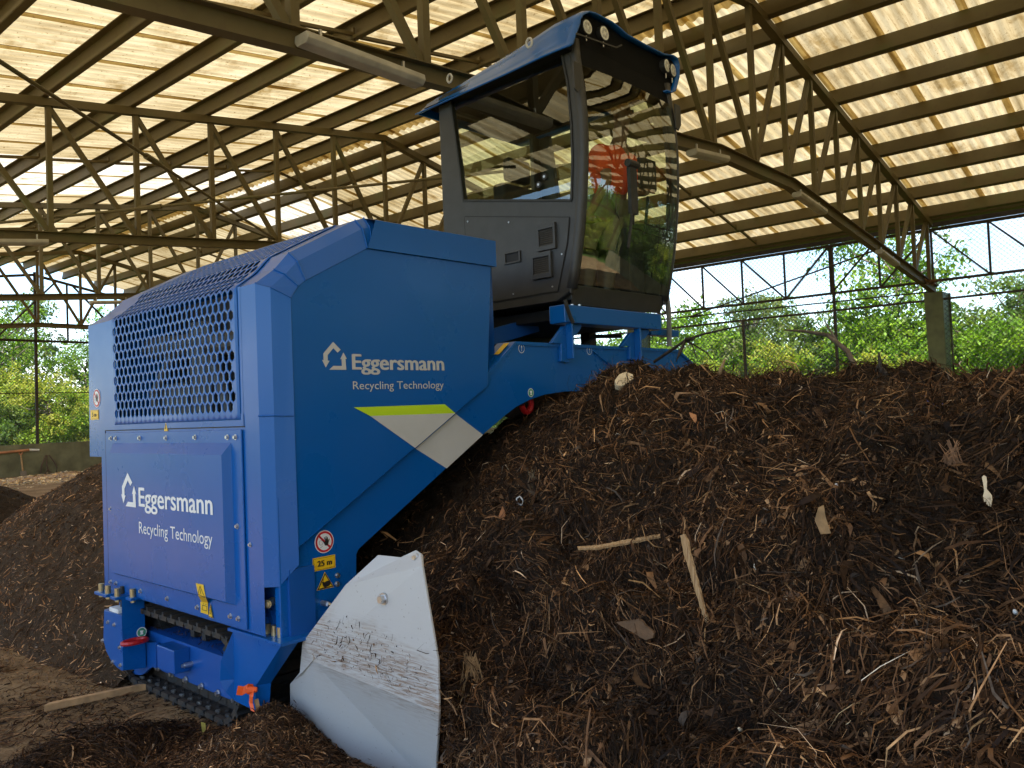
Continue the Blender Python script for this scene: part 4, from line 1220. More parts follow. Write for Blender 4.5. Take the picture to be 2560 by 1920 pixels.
# service panel with vents and handle
pp = [cx(r2(*q))+V3(-.009,0,0) for q in ((452,118),(1172,122),(1158,290),(1092,628),(640,704),(480,728))]
b = MB(); b.prism([pp], (.012,0,0)); sp_ = b.build('service_panel', M['black'], cabin, bevel=.006)
gpth = pp+[pp[0]]; b = MB()
for a, c in zip(gpth[:-1], gpth[1:]): b.bar(a+V3(.004,0,0), c+V3(.004,0,0), .012, .006, up=(1,0,0))
b.build('panel_gap', M['dark'], sp_)
XV = XC-.010
for (x0, x1, y0_, y1_) in ((953,1080,183,362), (915,1052,378,557)):
    a = onX(*r2(x0, y0_), XV); c = onX(*r2(x1, y0_), XV); d = onX(*r2(x0, y1_), XV)
    ya, yb2 = max(a.y, d.y), c.y; za, zb2 = a.z, d.z
    ya = a.y; h = za-zb2
    q = MB(); fr_ = [V3(XV,ya,zb2), V3(XV,yb2,zb2), V3(XV,yb2,za), V3(XV,ya,za)]
    ins = [V3(XV,ya-.02,zb2+.035), V3(XV,yb2+.02,zb2+.035), V3(XV,yb2+.02,za-.035), V3(XV,ya-.02,za-.035)]
    q.prism([fr_, ins], (-.022,0,0))
    q.add([p+V3(-.002,0,0) for p in ins], [(0,1,2,3)], 1)
    for k in range(8):
        z = zb2+.045+(h-.09)*k/7
        q.bar(V3(XV-.012,ya-.02,z), V3(XV-.012,yb2+.02,z), .004, .020, up=(.6,0,1))
    q.build('vent', [M['black'], M['dark']], sp_, bevel=.004)
a = onX(*r2(722,370), XV); c = onX(*r2(835,372), XV); d = onX(*r2(722,452), XV)
q = MB(); fr_ = [V3(XV,a.y,d.z), V3(XV,c.y,d.z), V3(XV,c.y,a.z), V3(XV,a.y,a.z)]; ins = [V3(XV,a.y-.015,d.z+.015), V3(XV,c.y+.015,d.z+.015), V3(XV,c.y+.015,a.z-.012), V3(XV,a.y-.015,a.z-.012)]
q.prism([fr_, ins], (-.012,0,0)); q.add([p+V3(-.001,0,0) for p in ins], [(0,1,2,3)], 1); q.build('panel_handle', [M['black'], M['dark']], sp_, bevel=.004)
for q in ((475,150),(758,155),(1072,160),(1125,375),(1060,600),(790,650)): put(bm_side, 'screw', cx(r2(*q))+V3(-.010,0,0), sp_, sc=.45).data.materials
# mirror brackets
for c, dx in ((onY(1446,190,3.50), -1), (onY(1697,292,3.5), 1)):
    b = MB(); lp = [c+V3(x,0,z) for x, z in ((-.05,.10),(.02,.10),(.035,.08),(.035,-.06),(-.01,-.12),(-.05,-.10))]
    b.prism([lp], (0,.012,0)); b.build('mirror_bracket', M['black'], cabin, bevel=.003)
# roof cap
YRF = 3.53
def rc_(x, y): return onY(1380+x*.15675, y*.15675, YRF)
rim = [rc_(*q) for q in ((275,672),(330,640),(355,560),(375,500),(425,380),(440,330),(450,270),(500,198),(600,162),(700,196),(820,265),(960,345),(1080,440),(1200,555),(1500,738),(1800,905),(1940,930),(2010,980),(2045,1100),(2040,1280),(1980,1500),(1920,1525),(1840,1490))]
zl_, zr_ = rim[0].z, rim[-1].z
zbase = (zl_+zr_)/2
for p in rim: p.z -= (zl_ + (zr_-zl_)*(p.x-rim[0].x)/(rim[-1].x-rim[0].x)) - zbase
ysec = [YRF, 3.60, 3.80, 4.15, 4.6, 5.0, 5.22]; ssec = [1.02, 1.08, 1.07, .92, .74, .60, .50]
rows = []
for y, s in zip(ysec, ssec):
    rows.append([V3(p.x + (.012 if s < 1 else 0), y, zbase - .045 + (p.z-zbase+.045)*s) for p in rim])
n = len(rim)
b = MB(); b.add([p for r_ in rows for p in r_], [(j*n+i, j*n+i+1, (j+1)*n+i+1, (j+1)*n+i) for j in range(len(rows)-1) for i in range(n-1)])
b.add(rows[-1], tessellate_polygon([rows[-1]]))
roofc = b.build('cab_roof', M['blue'], cabin)
for p in roofc.data.polygons: p.use_smooth = True
sm = roofc.modifiers.new('thick', 'SOLIDIFY'); sm.thickness = .012; sm.offset = -1
b = MB(); ins = [V3(p.x, YRF+.05, zbase+(p.z-zbase)*.97) for p in rim]
b.add(ins, tessellate_polygon([ins])); b.add([V3(rim[0].x+.03,YRF+.05,zbase-.0), V3(rim[-1].x-.03,YRF+.05,zbase-.0), V3(rim[-1].x-.03,yb_+.1,zbase-.0), V3(rim[0].x+.03,yb_+.1,zbase-.0)], [(0,1,2,3)])
b.build('lamp_visor', M['visor'], cabin)
for (x, y, ang) in ((590,392,0), (862,507,0), (1860,1075,8), (1958,1155,8)):
    c = rc_(x, y); c.z -= (zl_ + (zr_-zl_)*(c.x-rim[0].x)/(rim[-1].x-rim[0].x)) - zbase; c.y = YRF+.03
    d = V3(math.sin(R(ang)), -math.cos(R(ang)), 0)
    s_ = MB(); s_.cyl(c-d*.03, c+d*.015, .058, 20); s_.cyl(c+d*.015, c+d*.018, .050, 20, mi=1)
    e1 = d.cross(EZ)
    for k in range(6):
        t = k*math.pi/3; q = c+d*.018+(e1*math.cos(t)+EZ*math.sin(t))*.028; s_.cyl(q, q+d*.004, .012, 10, mi=2)
    s_.cyl(c-EZ*.06, c-EZ*.10, .006, 6, mi=2)
    s_.build('work_lamp', [M['blackrubber'], M['lens'], M['steel']], cabin)
b = MB(); a = rc_(375,505); c = rc_(1010,760); d2 = rc_(1100,722)
for p in (a, c, d2): p.z -= (zl_ + (zr_-zl_)*(p.x-rim[0].x)/(rim[-1].x-rim[0].x)) - zbase; p.y = YRF-.005
b.bar(a, c, .012, .012); b.bar(c, d2, .012, .012); b.build('lamp_bar', M['black'], cabin)
for q in ((1124,196),(1323,107)):
    p = onX(*q, XC-.03)
    b = MB(); b.tube([p + EY*(.028*math.cos(t)) + EZ*(.034*math.sin(t)) for t in np.linspace(0, 2*math.pi, 15)], .009, 6); b.build('lifting_eye', M['grey'], cabin)
# wiper arm
b = MB(); pts = [onY(x, y, 3.47) for x, y in ((1580,410),(1583,470),(1578,560),(1570,620))]; b.tube(pts, .012, 6); b.tube([pts[0]+V3(.03,0,-.05), pts[2]+V3(.03,0,0)], .008, 6); b.cyl(pts[0]+V3(-.06,0,0), pts[0]+V3(.06,0,0), .03, 10); b.box(tuple(pts[0]+V3(-.045,-.01,-.38)), tuple(pts[0]+V3(.045,.02,.02))); b.build('wiper', M['blackrubber'], cabin)
# inside: seat, console, steering column
b = MB(); sx0, sy0 = 5.22, 4.42
b.box((sx0-.26, sy0-.25, zmin+.42), (sx0+.26, sy0+.25, zmin+.56)); b.box((sx0-.25, sy0+.2, zmin+.56), (sx0+.25, sy0+.33, zmin+1.12)); b.box((sx0-.17, sy0-.15, zmin+.07), (sx0+.17, sy0+.15, zmin+.42)); b.box((sx0-.14, sy0+.22, zmin+1.16), (sx0+.14, sy0+.31, zmin+1.36))
b.build('operator_seat', M['seatcloth'], cabin, bevel=.03)
b = MB(); b.box((sx0+.34, 3.8, zmin+.06), (sx0+.55, 4.6, zmin+.66)); b.box((sx0-.5, 4.0, zmin+.06), (sx0-.34, 4.6, zmin+.6)); b.tube([(sx0+.44,3.85,zmin+.64),(sx0+.44,3.8,zmin+.85)], .02, 8); b.box((sx0+.3,3.62,zmin+.95),(sx0+.52,3.66,zmin+1.2)); b.tube([(sx0+.41,3.64,zmin+.9),(sx0+.43,3.7,zmin+.6)], .015, 6); b.build('control_console', M['seatcloth'], cabin, bevel=.012)

# cab carrier: beam, brackets, dark base frame
b = MB(); yB = 3.66
a = onY(*r2(1140,730), yB); c = onY(*r2(1810,880), yB)
b.box((a.x, yB, 2.302), (c.x, yB+.15, 2.432)); beam = b.build('cab_beam', M['blue'], mach, bevel=.008)
for lp in (((1045,990),(1130,872),(1255,850),(1250,890),(1225,925),(1195,945),(1195,1100),(1165,1125),(1115,1115),(1115,990)), ((1525,1015),(1590,920),(1725,885),(1718,925),(1695,955),(1660,975),(1660,1110),(1630,1115),(1590,1100),(1590,1010))):
    pts = [onY(*r2(*q), YP-.03) for q in lp]
    b = MB(); b.prism([pts], (0,.028,0)); xm = (pts[5].x+pts[-2].x)/2
    b.box((xm-.008, YP-.09, pts[6].z), (xm+.008, YP-.03, 2.30)); b.build('cab_bracket', M['blue'], mach, bevel=.003)
b = MB(); b.box((4.75, 3.95, 2.36), (5.95, 5.0, 2.44)); b.box((4.4, 5.0, 2.08), (6.2, 5.1, 2.5)); b.box((4.45,4.5,2.08),(4.55,4.6,2.4)); b.box((5.9,4.5,2.08),(6.0,4.6,2.4)); b.box((4.9,4.0,2.44),(5.0,4.1,zmin)); b.box((5.75,4.0,2.44),(5.85,4.1,zmin))
b.tube([(4.95,3.9,2.12),(5.2,3.92,2.25),(5.6,3.95,2.27)], .018, 6)
b.build('cab_base_frame', M['dark'], mach)
b = MB(); b.bar((3.85,4.4,2.10), (5.0,4.35,2.38), .05, .12); b.build('sloping_arm', M['bluelow'], mach)
b = MB(); a = onY(*r2(1735,885), 3.95); c = onY(*r2(1930,945), 3.95); b.box((a.x, 3.95, c.z), (c.x, 4.05, a.z-.0)); b.build('side_rail', M['blue'], mach, bevel=.005)
b = MB(); b.tube([onY(*r2(*q), 3.9) for q in ((1838,620),(1858,760),(1862,1010))], .022, 8); b.build('drain_hose', M['greysteel'], mach)
b = MB(); b.tube([onY(*r2(*q), 3.63) for q in ((1142,690),(1150,730),(1175,800),(1196,850))], .014, 8); b.build('drain_hose', M['blackrubber'], mach)
b = MB()
for q in (r2(1190,720), r2(1240,722)): p = onY(*q, 3.72); b.cyl(p, p+V3(0,0,-.03), .012, 8)
b.build('bolt', M['steel'], beam)

# ------------------------------------------------------------------ operator seated in the cab
def skin(name, chain, mat, parent, lv=1):
    """chain: list of branches; a branch is a list of (point, radius); first point of later branches joins the nearest existing vertex"""
    vs, es, rs = [], [], []
    for br in chain:
        prev = None
        for k, (p, r_) in enumerate(br):
            p = Vector(p); hit = None
            if k == 0:
                for i, q in enumerate(vs):
                    if (q-p).length < 1e-4: hit = i
            if hit is None: vs.append(p); rs.append(r_); hit = len(vs)-1
            if prev is not None: es.append((prev, hit))
            prev = hit
    me = bpy.data.meshes.new(name); me.from_pydata(vs, es, []); me.materials.append(mat)
    o = link(name, me, parent)
    md = o.modifiers.new('skin', 'SKIN'); md.use_smooth_shade = True
    for i, r_ in enumerate(rs):
        sv = me.skin_vertices[0].data[i]; sv.radius = (r_, r_) if not isinstance(r_, tuple) else r_; sv.use_root = (i == 0)
    s2 = o.modifiers.new('sub', 'SUBSURF'); s2.levels = lv; s2.render_levels = lv
    return o
zs0 = zmin+.58
pel = onY(1528,515,4.02)
person = thing('person', 'person in orange vest, khaki trousers and dark boots standing in the cab', 'person', pel)
chest = onY(1540,425,4.0); neck = onY(1551,338,3.99); head = onY(1556,292,3.96)
shl, shr = chest+V3(-.18,.01,.10), chest+V3(.20,.01,.10)
ell, elr = chest+V3(-.27,-.10,-.16), chest+V3(.28,-.12,-.16)
hdl, hdr = onY(1478,548,3.80), onY(1600,480,3.72)
hpl, hpr = pel+V3(-.1,0,-.04), pel+V3(.08,0,-.04)
knl, knr = onY(1470,598,3.90), onY(1519,600,3.88)
anl, anr = onY(1463,715,3.88), onY(1514,720,3.86)
anl.z = anr.z = zmin+.14
skin('body', [[(pel,.12),(chest,.13),(neck,.055),(head+V3(0,0,-.04),.075),(head+V3(0,0,.06),.085),(head+V3(0,.01,.13),.05)],
              [(chest,.13),(shl,.065),(ell,.045),(hdl+V3(0,.05,0),.033),(hdl,.036),(hdl+V3(.0,-.06,-.01),.03)],
              [(chest,.13),(shr,.065),(elr,.045),(hdr+V3(0,.05,0),.033),(hdr,.036),(hdr+V3(.0,-.06,-.01),.03)],
              [(pel,.12),(hpl,.09),(knl,.065),(anl,.045)], [(pel,.12),(hpr,.09),(knr,.065),(anr,.045)]], M['skin'], person, 2)
fg = MB()
for hd, sg in ((hdl, -1), (hdr, 1)):
    for i in range(4): 
        q = hd+V3((i-1.5)*.019,-.075,-.0); fg.tube([q, q+V3(0,-.028,-.012), q+V3(0,-.045,-.035)], [.009,.009,.007], 6)
    q = hd+V3(-sg*.034,-.02,0); fg.tube([q, q+V3(-sg*.022,-.025,-.012), q+V3(-sg*.018,-.05,-.02)], [.011,.010,.008], 6)
fg.build('fingers', M['skin'], person, smooth=True)
fc = MB(); fc.tube([head+V3(0,-.085,.03), head+V3(0,-.108,-.005), head+V3(0,-.088,-.01)], [.009,.016,.008], 8)
for sg in (-1,1): fc.tube([head+V3(sg*.086,.0,.03), head+V3(sg*.096,.008,.0), head+V3(sg*.086,.004,-.03)], [.014,.018,.01], 8)
fc.build('nose_and_ears', M['skin'], person, smooth=True)
fe = MB()
for sg in (-1,1): fe.cyl(head+V3(sg*.034,-.074,.035), head+V3(sg*.034,-.088,.035), .011, 10)
fe.bar(head+V3(-.025,-.086,-.045), head+V3(.025,-.086,-.045), .006, .008); fe.build('eyes_and_mouth', M['hair'], person)
skin('hair', [[(head+V3(0,.03,.02),.085),(head+V3(0,.02,.10),.088),(head+V3(0,.01,.15),.05)]], M['hair'], person, 2)
skin('vest', [[(pel+V3(0,0,.02),.155),(pel+V3(0,.01,.2),.16),(chest,.165),(pel+V3(0,.01,.47),.11)], [(chest,.165),(shl+V3(-.02,0,0),.095),(shl.lerp(ell,.75),.075)], [(chest,.165),(shr+V3(.02,0,0),.095),(shr.lerp(elr,.75),.075)]], M['vest'], person, 2)
skin('trousers', [[(pel,.145),(hpl,.10),(knl,.078),(knl.lerp(anl,.35),.07)], [(pel,.145),(hpr,.10),(knr,.078),(knr.lerp(anr,.35),.07)]], M['khaki'], person, 2)
for kn, an in ((knl, anl), (knr, anr)):
    b = MB(); t0 = kn.lerp(an, .28)
    b.tube([t0, kn.lerp(an,.6), an, an+V3(0,-.02,-.05)], [.092,.08,.066,.062], 14); b.tube([an+V3(0,.05,-.045), an+V3(0,-.06,-.05), an+V3(0,-.12,-.065), an+V3(0,-.15,-.07)], [.05,.055,.048,.02], 12); b.build('boot', M['boot'], person, smooth=True)

# ================================================================== COMPOST
PAL = np.array([(.013,.007,.004),(.024,.0125,.006),(.038,.020,.009),(.055,.027,.011),(.090,.049,.024),(.135,.076,.036),(.195,.118,.060),(.30,.18,.085),(.040,.031,.023),(.066,.052,.040),(.38,.28,.18)])*np.array((1.14,1.03,.95))
PW = np.array([.20,.20,.17,.13,.11,.075,.045,.018,.03,.014,.006])
def grid_surface(P):
    """P (a,b,3) -> verts, quads"""
    a, b = P.shape[:2]
    k = np.arange(a-1)[:, None]*b + np.arange(b-1)[None]
    return P.reshape(-1, 3), np.stack([k, k+1, k+b+1, k+b], -1).reshape(-1, 4)
def sample(v, f, n, w=None, rng=RNG):
    A, B, C, D = v[f[:,0]], v[f[:,1]], v[f[:,2]], v[f[:,3]]
    nr = np.cross(C-A, D-B); ar = np.linalg.norm(nr, axis=1)/2
    nr = nr/np.maximum(np.linalg.norm(nr, axis=1, keepdims=True), 1e-9)
    wt_ = ar if w is None else ar*w
    k = rng.choice(len(f), n, p=wt_/wt_.sum())
    s, t = rng.random((n,1)), rng.random((n,1))
    p = (A[k]*(1-s)+B[k]*s)*(1-t) + (D[k]*(1-s)+C[k]*s)*t
    return p, nr[k]
def strands(name, P, N, parent, lmin, lmax, wmin, wmax, lift=.35, hang=.55, tintmul=1.0, pal=PAL, pw=PW, rng=RNG, curl=.5, thick_bias=3.0, label=None, cat=None):
    n = len(P)
    d = rng.normal(size=(n,3))*.55 + 2.2*np.stack([vnoise(P*np.array((3.2,3.2,4.5)), q_) for q_ in (201,202,203)], 1) + .7*np.stack([vnoise(P*9., q_) for q_ in (204,205,206)], 1)
    dn = np.array((0,0,-1.))[None] - N*(-N[:,2:3])          # down-slope tangent
    d = d - N*(d*N).sum(1, keepdims=True)
    d /= np.linalg.norm(d, axis=1, keepdims=True)+1e-9
    zone = (vnoise(P*3.1, 91)[:,None] > -.1)*1.0
    d = d*(1-hang*.5) + dn*hang*1.4*rng.random((n,1))*zone
    d /= np.linalg.norm(d, axis=1, keepdims=True)+1e-9
    d = d + N*(rng.random((n,1))**2*lift - .08)
    d /= np.linalg.norm(d, axis=1, keepdims=True)
    L = (lmin + (lmax-lmin)*rng.random((n,1))**thick_bias)
    Wd = (wmin + (wmax-wmin)*rng.random((n,1))**3.0)
    side = np.cross(d, N); side /= np.linalg.norm(side, axis=1, keepdims=True)+1e-9
    roll = rng.normal(0, .7, (n,1)); up = np.cross(side, d)
    side = side*np.cos(roll) + up*np.sin(roll)
    bend = (rng.normal(size=(n,3))*curl*.22 - N*.12)*L
    base = P + N*(.004+.012*rng.random((n,1))) - d*L*.5
    rows = []
    ts = (0, .33, .67, 1.0)
    for t in ts:
        c = base + d*(L*t) + bend*(t*(1-t)*4) + np.array((0,0,-1.))*(L*.10*t*t)
        w = Wd*(.5 if t in (0, 1.0) else 1.0)*(.6 if t == 1.0 else 1)
        rows += [c - side*w, c + side*w]
    V = np.stack(rows, 1).reshape(-1, 3)
    o = np.arange(n)[:, None]*8
    F = np.concatenate([o + np.array([[0,1,3,2]]), o + np.array([[2,3,5,4]]), o + np.array([[4,5,7,6]])], 0)
    ci = rng.choice(len(pal), n, p=pw/pw.sum())
    # regional tone variation: noise gives lighter and darker clumps
    reg = np.clip(.92 + .50*fbm(P*1.3, 3, 55) + .35*fbm(P*4.5, 2, 57), .35, 1.8)
    c = pal[ci]*(.7+.6*rng.random((n,1)))*reg[:,None]*tintmul
    o_ = arr_mesh(name, V, F, M['fibre'], parent, col=np.repeat(c, 8, 0))
    o_['kind'] = 'stuff'
    if label: tag(o_, label, cat)
    return o_
# --- main windrow in front of the machine: cross-section swept along Y, displaced along its normal
XLk = ([-2.5,-1.0,.4,1.5,2.7,3.4,3.8,4.4], [1.40,1.45,1.55,2.08,2.52,2.62,2.66,2.7])
HCk = ([-2.5,.8,1.35,1.9,2.2,2.5,2.75,3.1,3.4,3.75,4.1,4.5], [1.80,1.80,1.82,1.76,1.79,1.85,1.93,1.99,2.00,1.96,1.72,1.6])
_cr = [onX(x, y, 4.4) for x, y in ((1406,972),(1440,940),(1493,914),(1539,897),(1620,891),(1678,902),(1735,908),(1805,926),(1851,922),(1909,914),(1967,926),(1990,943),(2036,951),(2083,943),(2117,931),(2198,926),(2233,914),(2314,902),(2372,897),(2390,914),(2464,920),(2560,914))]
_cr = sorted([(p.y, p.z-.035) for p in _cr])
HCk = ([-2.5, .3]+[q[0] for q in _cr]+[4.5], [1.8, 1.8]+[q[1] for q in _cr]+[1.55])
ny, ns_ = 330, 250
ys = np.linspace(-2.4, 4.4, ny); th = np.linspace(0, math.pi, ns_)
XCR, XRT = 4.55, 7.2
Yg, Tg = np.meshgrid(ys, th, indexing='ij')
XL = np.interp(Yg, *XLk); HC = np.interp(Yg, *HCk)
cs, sn = np.cos(Tg), np.sin(Tg)
PX = np.interp(Yg, [1.8,2.6,3.2], [1.15,1.35,1.95])
X = np.where(cs > 0, XCR-(XCR-XL)*np.abs(cs)**PX, XCR+(XRT-XCR)*np.abs(cs)**PX)
Zh = HC*np.abs(sn)**1.12 - .02
Pm = np.stack([X, Yg, Zh], -1)
du = np.gradient(Pm, axis=0); dv = np.gradient(Pm, axis=1)
Nn = np.cross(dv, du); Nn /= np.linalg.norm(Nn, axis=-1, keepdims=True)+1e-9
if Nn[ny//2, ns_//4, 0] > 0: Nn = -Nn
big = fbm(Pm*np.array((.9,1.3,1.6)), 3, 3)
mid = fbm(Pm*np.array((3.4,3.4,5.2)), 4, 11)
fine = fbm(Pm*26., 3, 23)
lz = (Pm[...,2] + .26*vnoise(Pm*1.3, 5) + .05*vnoise(Pm*6, 6))/.36
led = (lz - np.floor(lz)); led = np.where(led < .75, led/.75, (1-led)/.25)      # overhanging ledges
damp = np.clip(np.minimum((3.45-Pm[...,1])/.4, 1), .25, 1)*np.clip((Pm[...,2]+.1)/.5, .2, 1)
clod = 1-np.abs(fbm(Pm*8.5, 2, 131))*1.6
disp = (.030*clod*np.clip(damp+.2, 0, 1) + .075*big*damp*np.clip(1.15-sn, .2, 1) + .082*mid*np.clip(damp+.25, 0, 1) + .020*fine + .125*(led-.5)*damp*np.clip(1.4-np.abs(Pm[...,2]-.9)*1.2, 0, 1))
near = np.exp(-((Pm[...,1]-1.75)/.6)**2 - ((Pm[...,2]-.25)/.38)**2)               # slumped apron at the foot
disp = disp + .17*near*(cs > 0)
hol = np.exp(-((Pm[...,1]-2.2)/1.0)**2 - ((Pm[...,2]-.72)/.13)**2)               # hollow above it
disp = disp - .11*hol*(cs > 0)
Pm = Pm + Nn*disp[..., None]
hv, hf = grid_surface(Pm)
heap = arr_mesh('compost_windrow', hv, hf, M['compost'], None, smooth=True)
tag(heap, 'long dark brown windrow of fibrous compost in front of the blue machine', 'compost heap')
cen = hv[hf].mean(1)
dist = np.linalg.norm(cen - np.array((0,0,1.7)), axis=1)
vis = (cen[:,0] < 5.2) & (cen[:,1] > -.4)
wgt = np.where(vis, 1/np.maximum(dist, 1.2)**1.3, .04)*np.where(cen[:,1] > 3.75, .25, 1)
p, nr = sample(hv, hf, 200000, wgt)
if nr[:,2].mean() < 0: nr = -nr
strands('fibre_litter', p, nr, heap, .012, .21, .0007, .0046, lift=.85, hang=.9, curl=1.15, tintmul=1.55, thick_bias=2.7)
p, nr = sample(hv, hf, 24000, wgt)
if nr[:,2].mean() < 0: nr = -nr
strands('bark_flakes', p, nr, heap, .012, .12, .003, .015, lift=.9, hang=.7, curl=1.3, tintmul=1.5)
p, nr = sample(hv, hf, 4200, wgt)
if nr[:,2].mean() < 0: nr = -nr
PALT = np.array([(.30,.17,.07),(.22,.10,.035),(.42,.30,.16),(.55,.47,.36),(.16,.065,.022)]); 
strands('pale_splinters', p, nr, heap, .02, .22, .0008, .004, lift=.9, hang=.9, pal=PALT, pw=np.array([.3,.33,.10,.03,.30]), curl=1.1)
# shreds that spill over the edge of the blade
t_ = RNG.random((520,1)); z_ = .08+.62*t_**1.4
p = np.concatenate([2.37+.05*RNG.random((520,1))+.10*(.7-z_)*RNG.random((520,1)), 2.66-.03*RNG.random((520,1))+.05*RNG.random((520,1)), z_], 1)
strands('edge_fibres', p, np.tile((-.8,-.5,.2), (520,1))/.964, heap, .03, .14, .0012, .005, lift=1.2, hang=.5, curl=1.2, tintmul=1.2)
# crumbs stuck on the blade
bx = [(800,1560),(870,1530),(1000,1600),(1080,1690),(1060,1745),(930,1680),(830,1630),(770,1640)]
pp_ = []
for _ in range(330):
    i_, j_, k_ = random.sample(range(len(bx)), 3); a_, b_2 = sorted((random.random(), random.random()))
    x_ = bx[i_][0]*a_+bx[j_][0]*(b_2-a_)+bx[k_][0]*(1-b_2); y_ = bx[i_][1]*a_+bx[j_][1]*(b_2-a_)+bx[k_][1]*(1-b_2)
    pp_.append(onX(x_, y_, 2.322+.02*(x_-780)/320))
pp_ = np.array([tuple(q) for q in pp_])
BLADE_BITS = pp_
# crest bristles sticking up against the trees
m_ = (np.abs(cen[:,0]-4.4) < .6) & vis
p, nr = sample(hv, hf, 3500, np.where(m_, 1, 1e-9))
strands('crest_fibres', p, np.tile((0,0,1.), (len(p),1)), heap, .03, .17, .001, .004, lift=2.2, hang=0, curl=1.0)

strands('stuck_crumbs', BLADE_BITS, np.tile((-1.,0,0), (len(BLADE_BITS),1)), blade, .004, .045, .0008, .004, lift=.4, hang=.6, curl=1.2)
ct = np.stack([2.31+.30*RNG.random(420), 4.25+1.15*RNG.random(420), np.full(420, zc+.012)], 1)
strands('stuck_crumbs', ct, np.tile((0,0,1.), (420,1)), cover, .006, .07, .001, .005, lift=.5, hang=0, curl=1.0, tintmul=1.4)
# --- other heaps as displaced height fields
def hfield(name, x0, x1, y0, y1, nx_, ny_, fn, mat, label, cat, nst, kw, tint=1.0, cut=True):
    gx, gy = np.meshgrid(np.linspace(x0, x1, nx_), np.linspace(y0, y1, ny_), indexing='ij')
    z = fn(gx, gy)
    P = np.stack([gx, gy, z], -1)
    nz = .05*fbm(P*3, 4, 31) + .018*fbm(P*18, 3, 37)
    k = np.clip(z/.15, 0, 1)
    P[..., 2] += nz*(.25+.75*k)
    v, f = grid_surface(P)
    if cut:
        keep = v[f][:, :, 2].max(1) > -.012
        f = f[keep]
        us = np.unique(f); mp = -np.ones(len(v), int); mp[us] = np.arange(len(us)); v = v[us]; f = mp[f]
    o = arr_mesh(name, v, f, mat, None, smooth=True)
    tag(o, label, cat)
    p, n_ = sample(v, f, nst)
    if n_[:,2].mean() < 0: n_ = -n_
    strands('fibre_litter', p, n_, o, tintmul=tint, **kw)
    return o, v, f
def h2(x, y):
    hw = np.interp(y, [5.5,7,9,10,11,12,13,15,16.5], [2.85,3.0,3.15,3.1,2.9,2.6,2.2,1.4,.3]); xc = 4.95
    H = np.interp(y, [5.5,7,9,10,11,12,13,15,16.5], [1.6,1.75,1.78,1.62,1.38,1.1,.8,.25,.0])
    t = np.clip(1-np.abs(x-xc)/hw, -.2, 1)
    return H*np.sin(np.clip(t,0,1)*math.pi/2)**1.15 - .03 + np.minimum(t,0)
hfield('compost_windrow', 1.4, 8.4, 5.6, 17, 170, 260, h2, M['compost_red'], 'turned brown compost windrow running back behind the machine on the left', 'compost heap', 85000, dict(lmin=.02, lmax=.16, wmin=.0012, wmax=.006, lift=.7, hang=.35), 3.0)
def h3(x, y):
    r_ = np.sqrt(((x-3.5)/2.5)**2+((y-17.4)/2.8)**2)
    return 1.25*np.clip(1-r_, -.1, 1)**1.0 if False else 1.25*np.maximum(1-r_, -.1)
hfield('compost_heap', -1.2, 5.6, 14.6, 20.6, 90, 80, h3, M['compost'], 'low dark compost heap at the left edge before the pale wood chips', 'compost heap', 14000, dict(lmin=.03, lmax=.2, wmin=.002, wmax=.008, lift=.7, hang=.3), 1.1)
def h4(x, y):
    r_ = np.sqrt(((x-15.2)/3.6)**2+((y-30.3)/2.3)**2)
    return 1.5*np.maximum(1-r_**1.6, -.1)
hfield('compost_heap', 11.4, 19, 27.6, 32.7, 90, 60, h4, M['compost_red'], 'brown compost heap leaning against the low wall of the gable', 'compost heap', 9000, dict(lmin=.05, lmax=.25, wmin=.003, wmax=.012, lift=.7, hang=.5), 1.7)
def h5(x, y):
    a = .17*np.exp(-((x-2.0)/.30)**2-((y-3.35)/.62)**2)
    b_ = .15*np.exp(-((x-1.55)/.42)**2-((y-4.55)/.22)**2)
    c = .17*np.exp(-((x-2.25)/.22)**2-((y-3.85)/.28)**2)
    d = .09*np.exp(-((x-1.1)/.4)**2-((y-3.9)/.5)**2)
    return a+b_+c+d-.025
hfield('compost_spill', .3, 2.75, 2.3, 5.3, 190, 230, h5, M['compost_red'], 'loose brown compost spilled on the floor below the white blade', 'compost spill', 60000, dict(lmin=.012, lmax=.14, wmin=.001, wmax=.005, lift=.8, hang=.1, curl=.8), 1.45)
# chips by the far wall
def h6(x, y): return .16*np.exp(-((x-10.2)/1.7)**2-((y-31.0)/.8)**2)+.03*np.exp(-((x-9.6)/1.6)**2-((y-29)/1.2)**2-.0)-.02
PALC = np.array([(.78,.60,.34),(.85,.70,.46),(.66,.42,.18),(.72,.44,.16),(.30,.26,.22)])
hfield('wood_chip_pile', 5.6, 12.8, 26, 32.7, 80, 70, h6, M['wood'], 'thin pale pile of wood chips at the foot of the low wall', 'wood chips', 9000, dict(lmin=.06, lmax=.35, wmin=.006, wmax=.035, lift=.5, hang=0, pal=PALC, pw=np.array([.26,.2,.17,.12,.25])), 1.0)
# litter trodden into the floor
gx, gy = np.meshgrid(np.linspace(.2, 4.6, 60), np.linspace(2.2, 16, 120), indexing='ij')
v, f = grid_surface(np.stack([gx, gy, gx*0+.006], -1))
cen = v[f].mean(1); dd = np.linalg.norm(cen, axis=1)
p, n_ = sample(v, f, 55000, (np.clip(.25+fbm(cen*1.1, 3, 71), .02, 2))/dd**1.5)
strands('floor_litter', p, np.tile((0,0,1.), (len(p),1)), None, .008, .13, .0008, .006, lift=.45, hang=0, tintmul=2.1, label='scattered compost shreds trodden into the dirt floor', cat='litter')

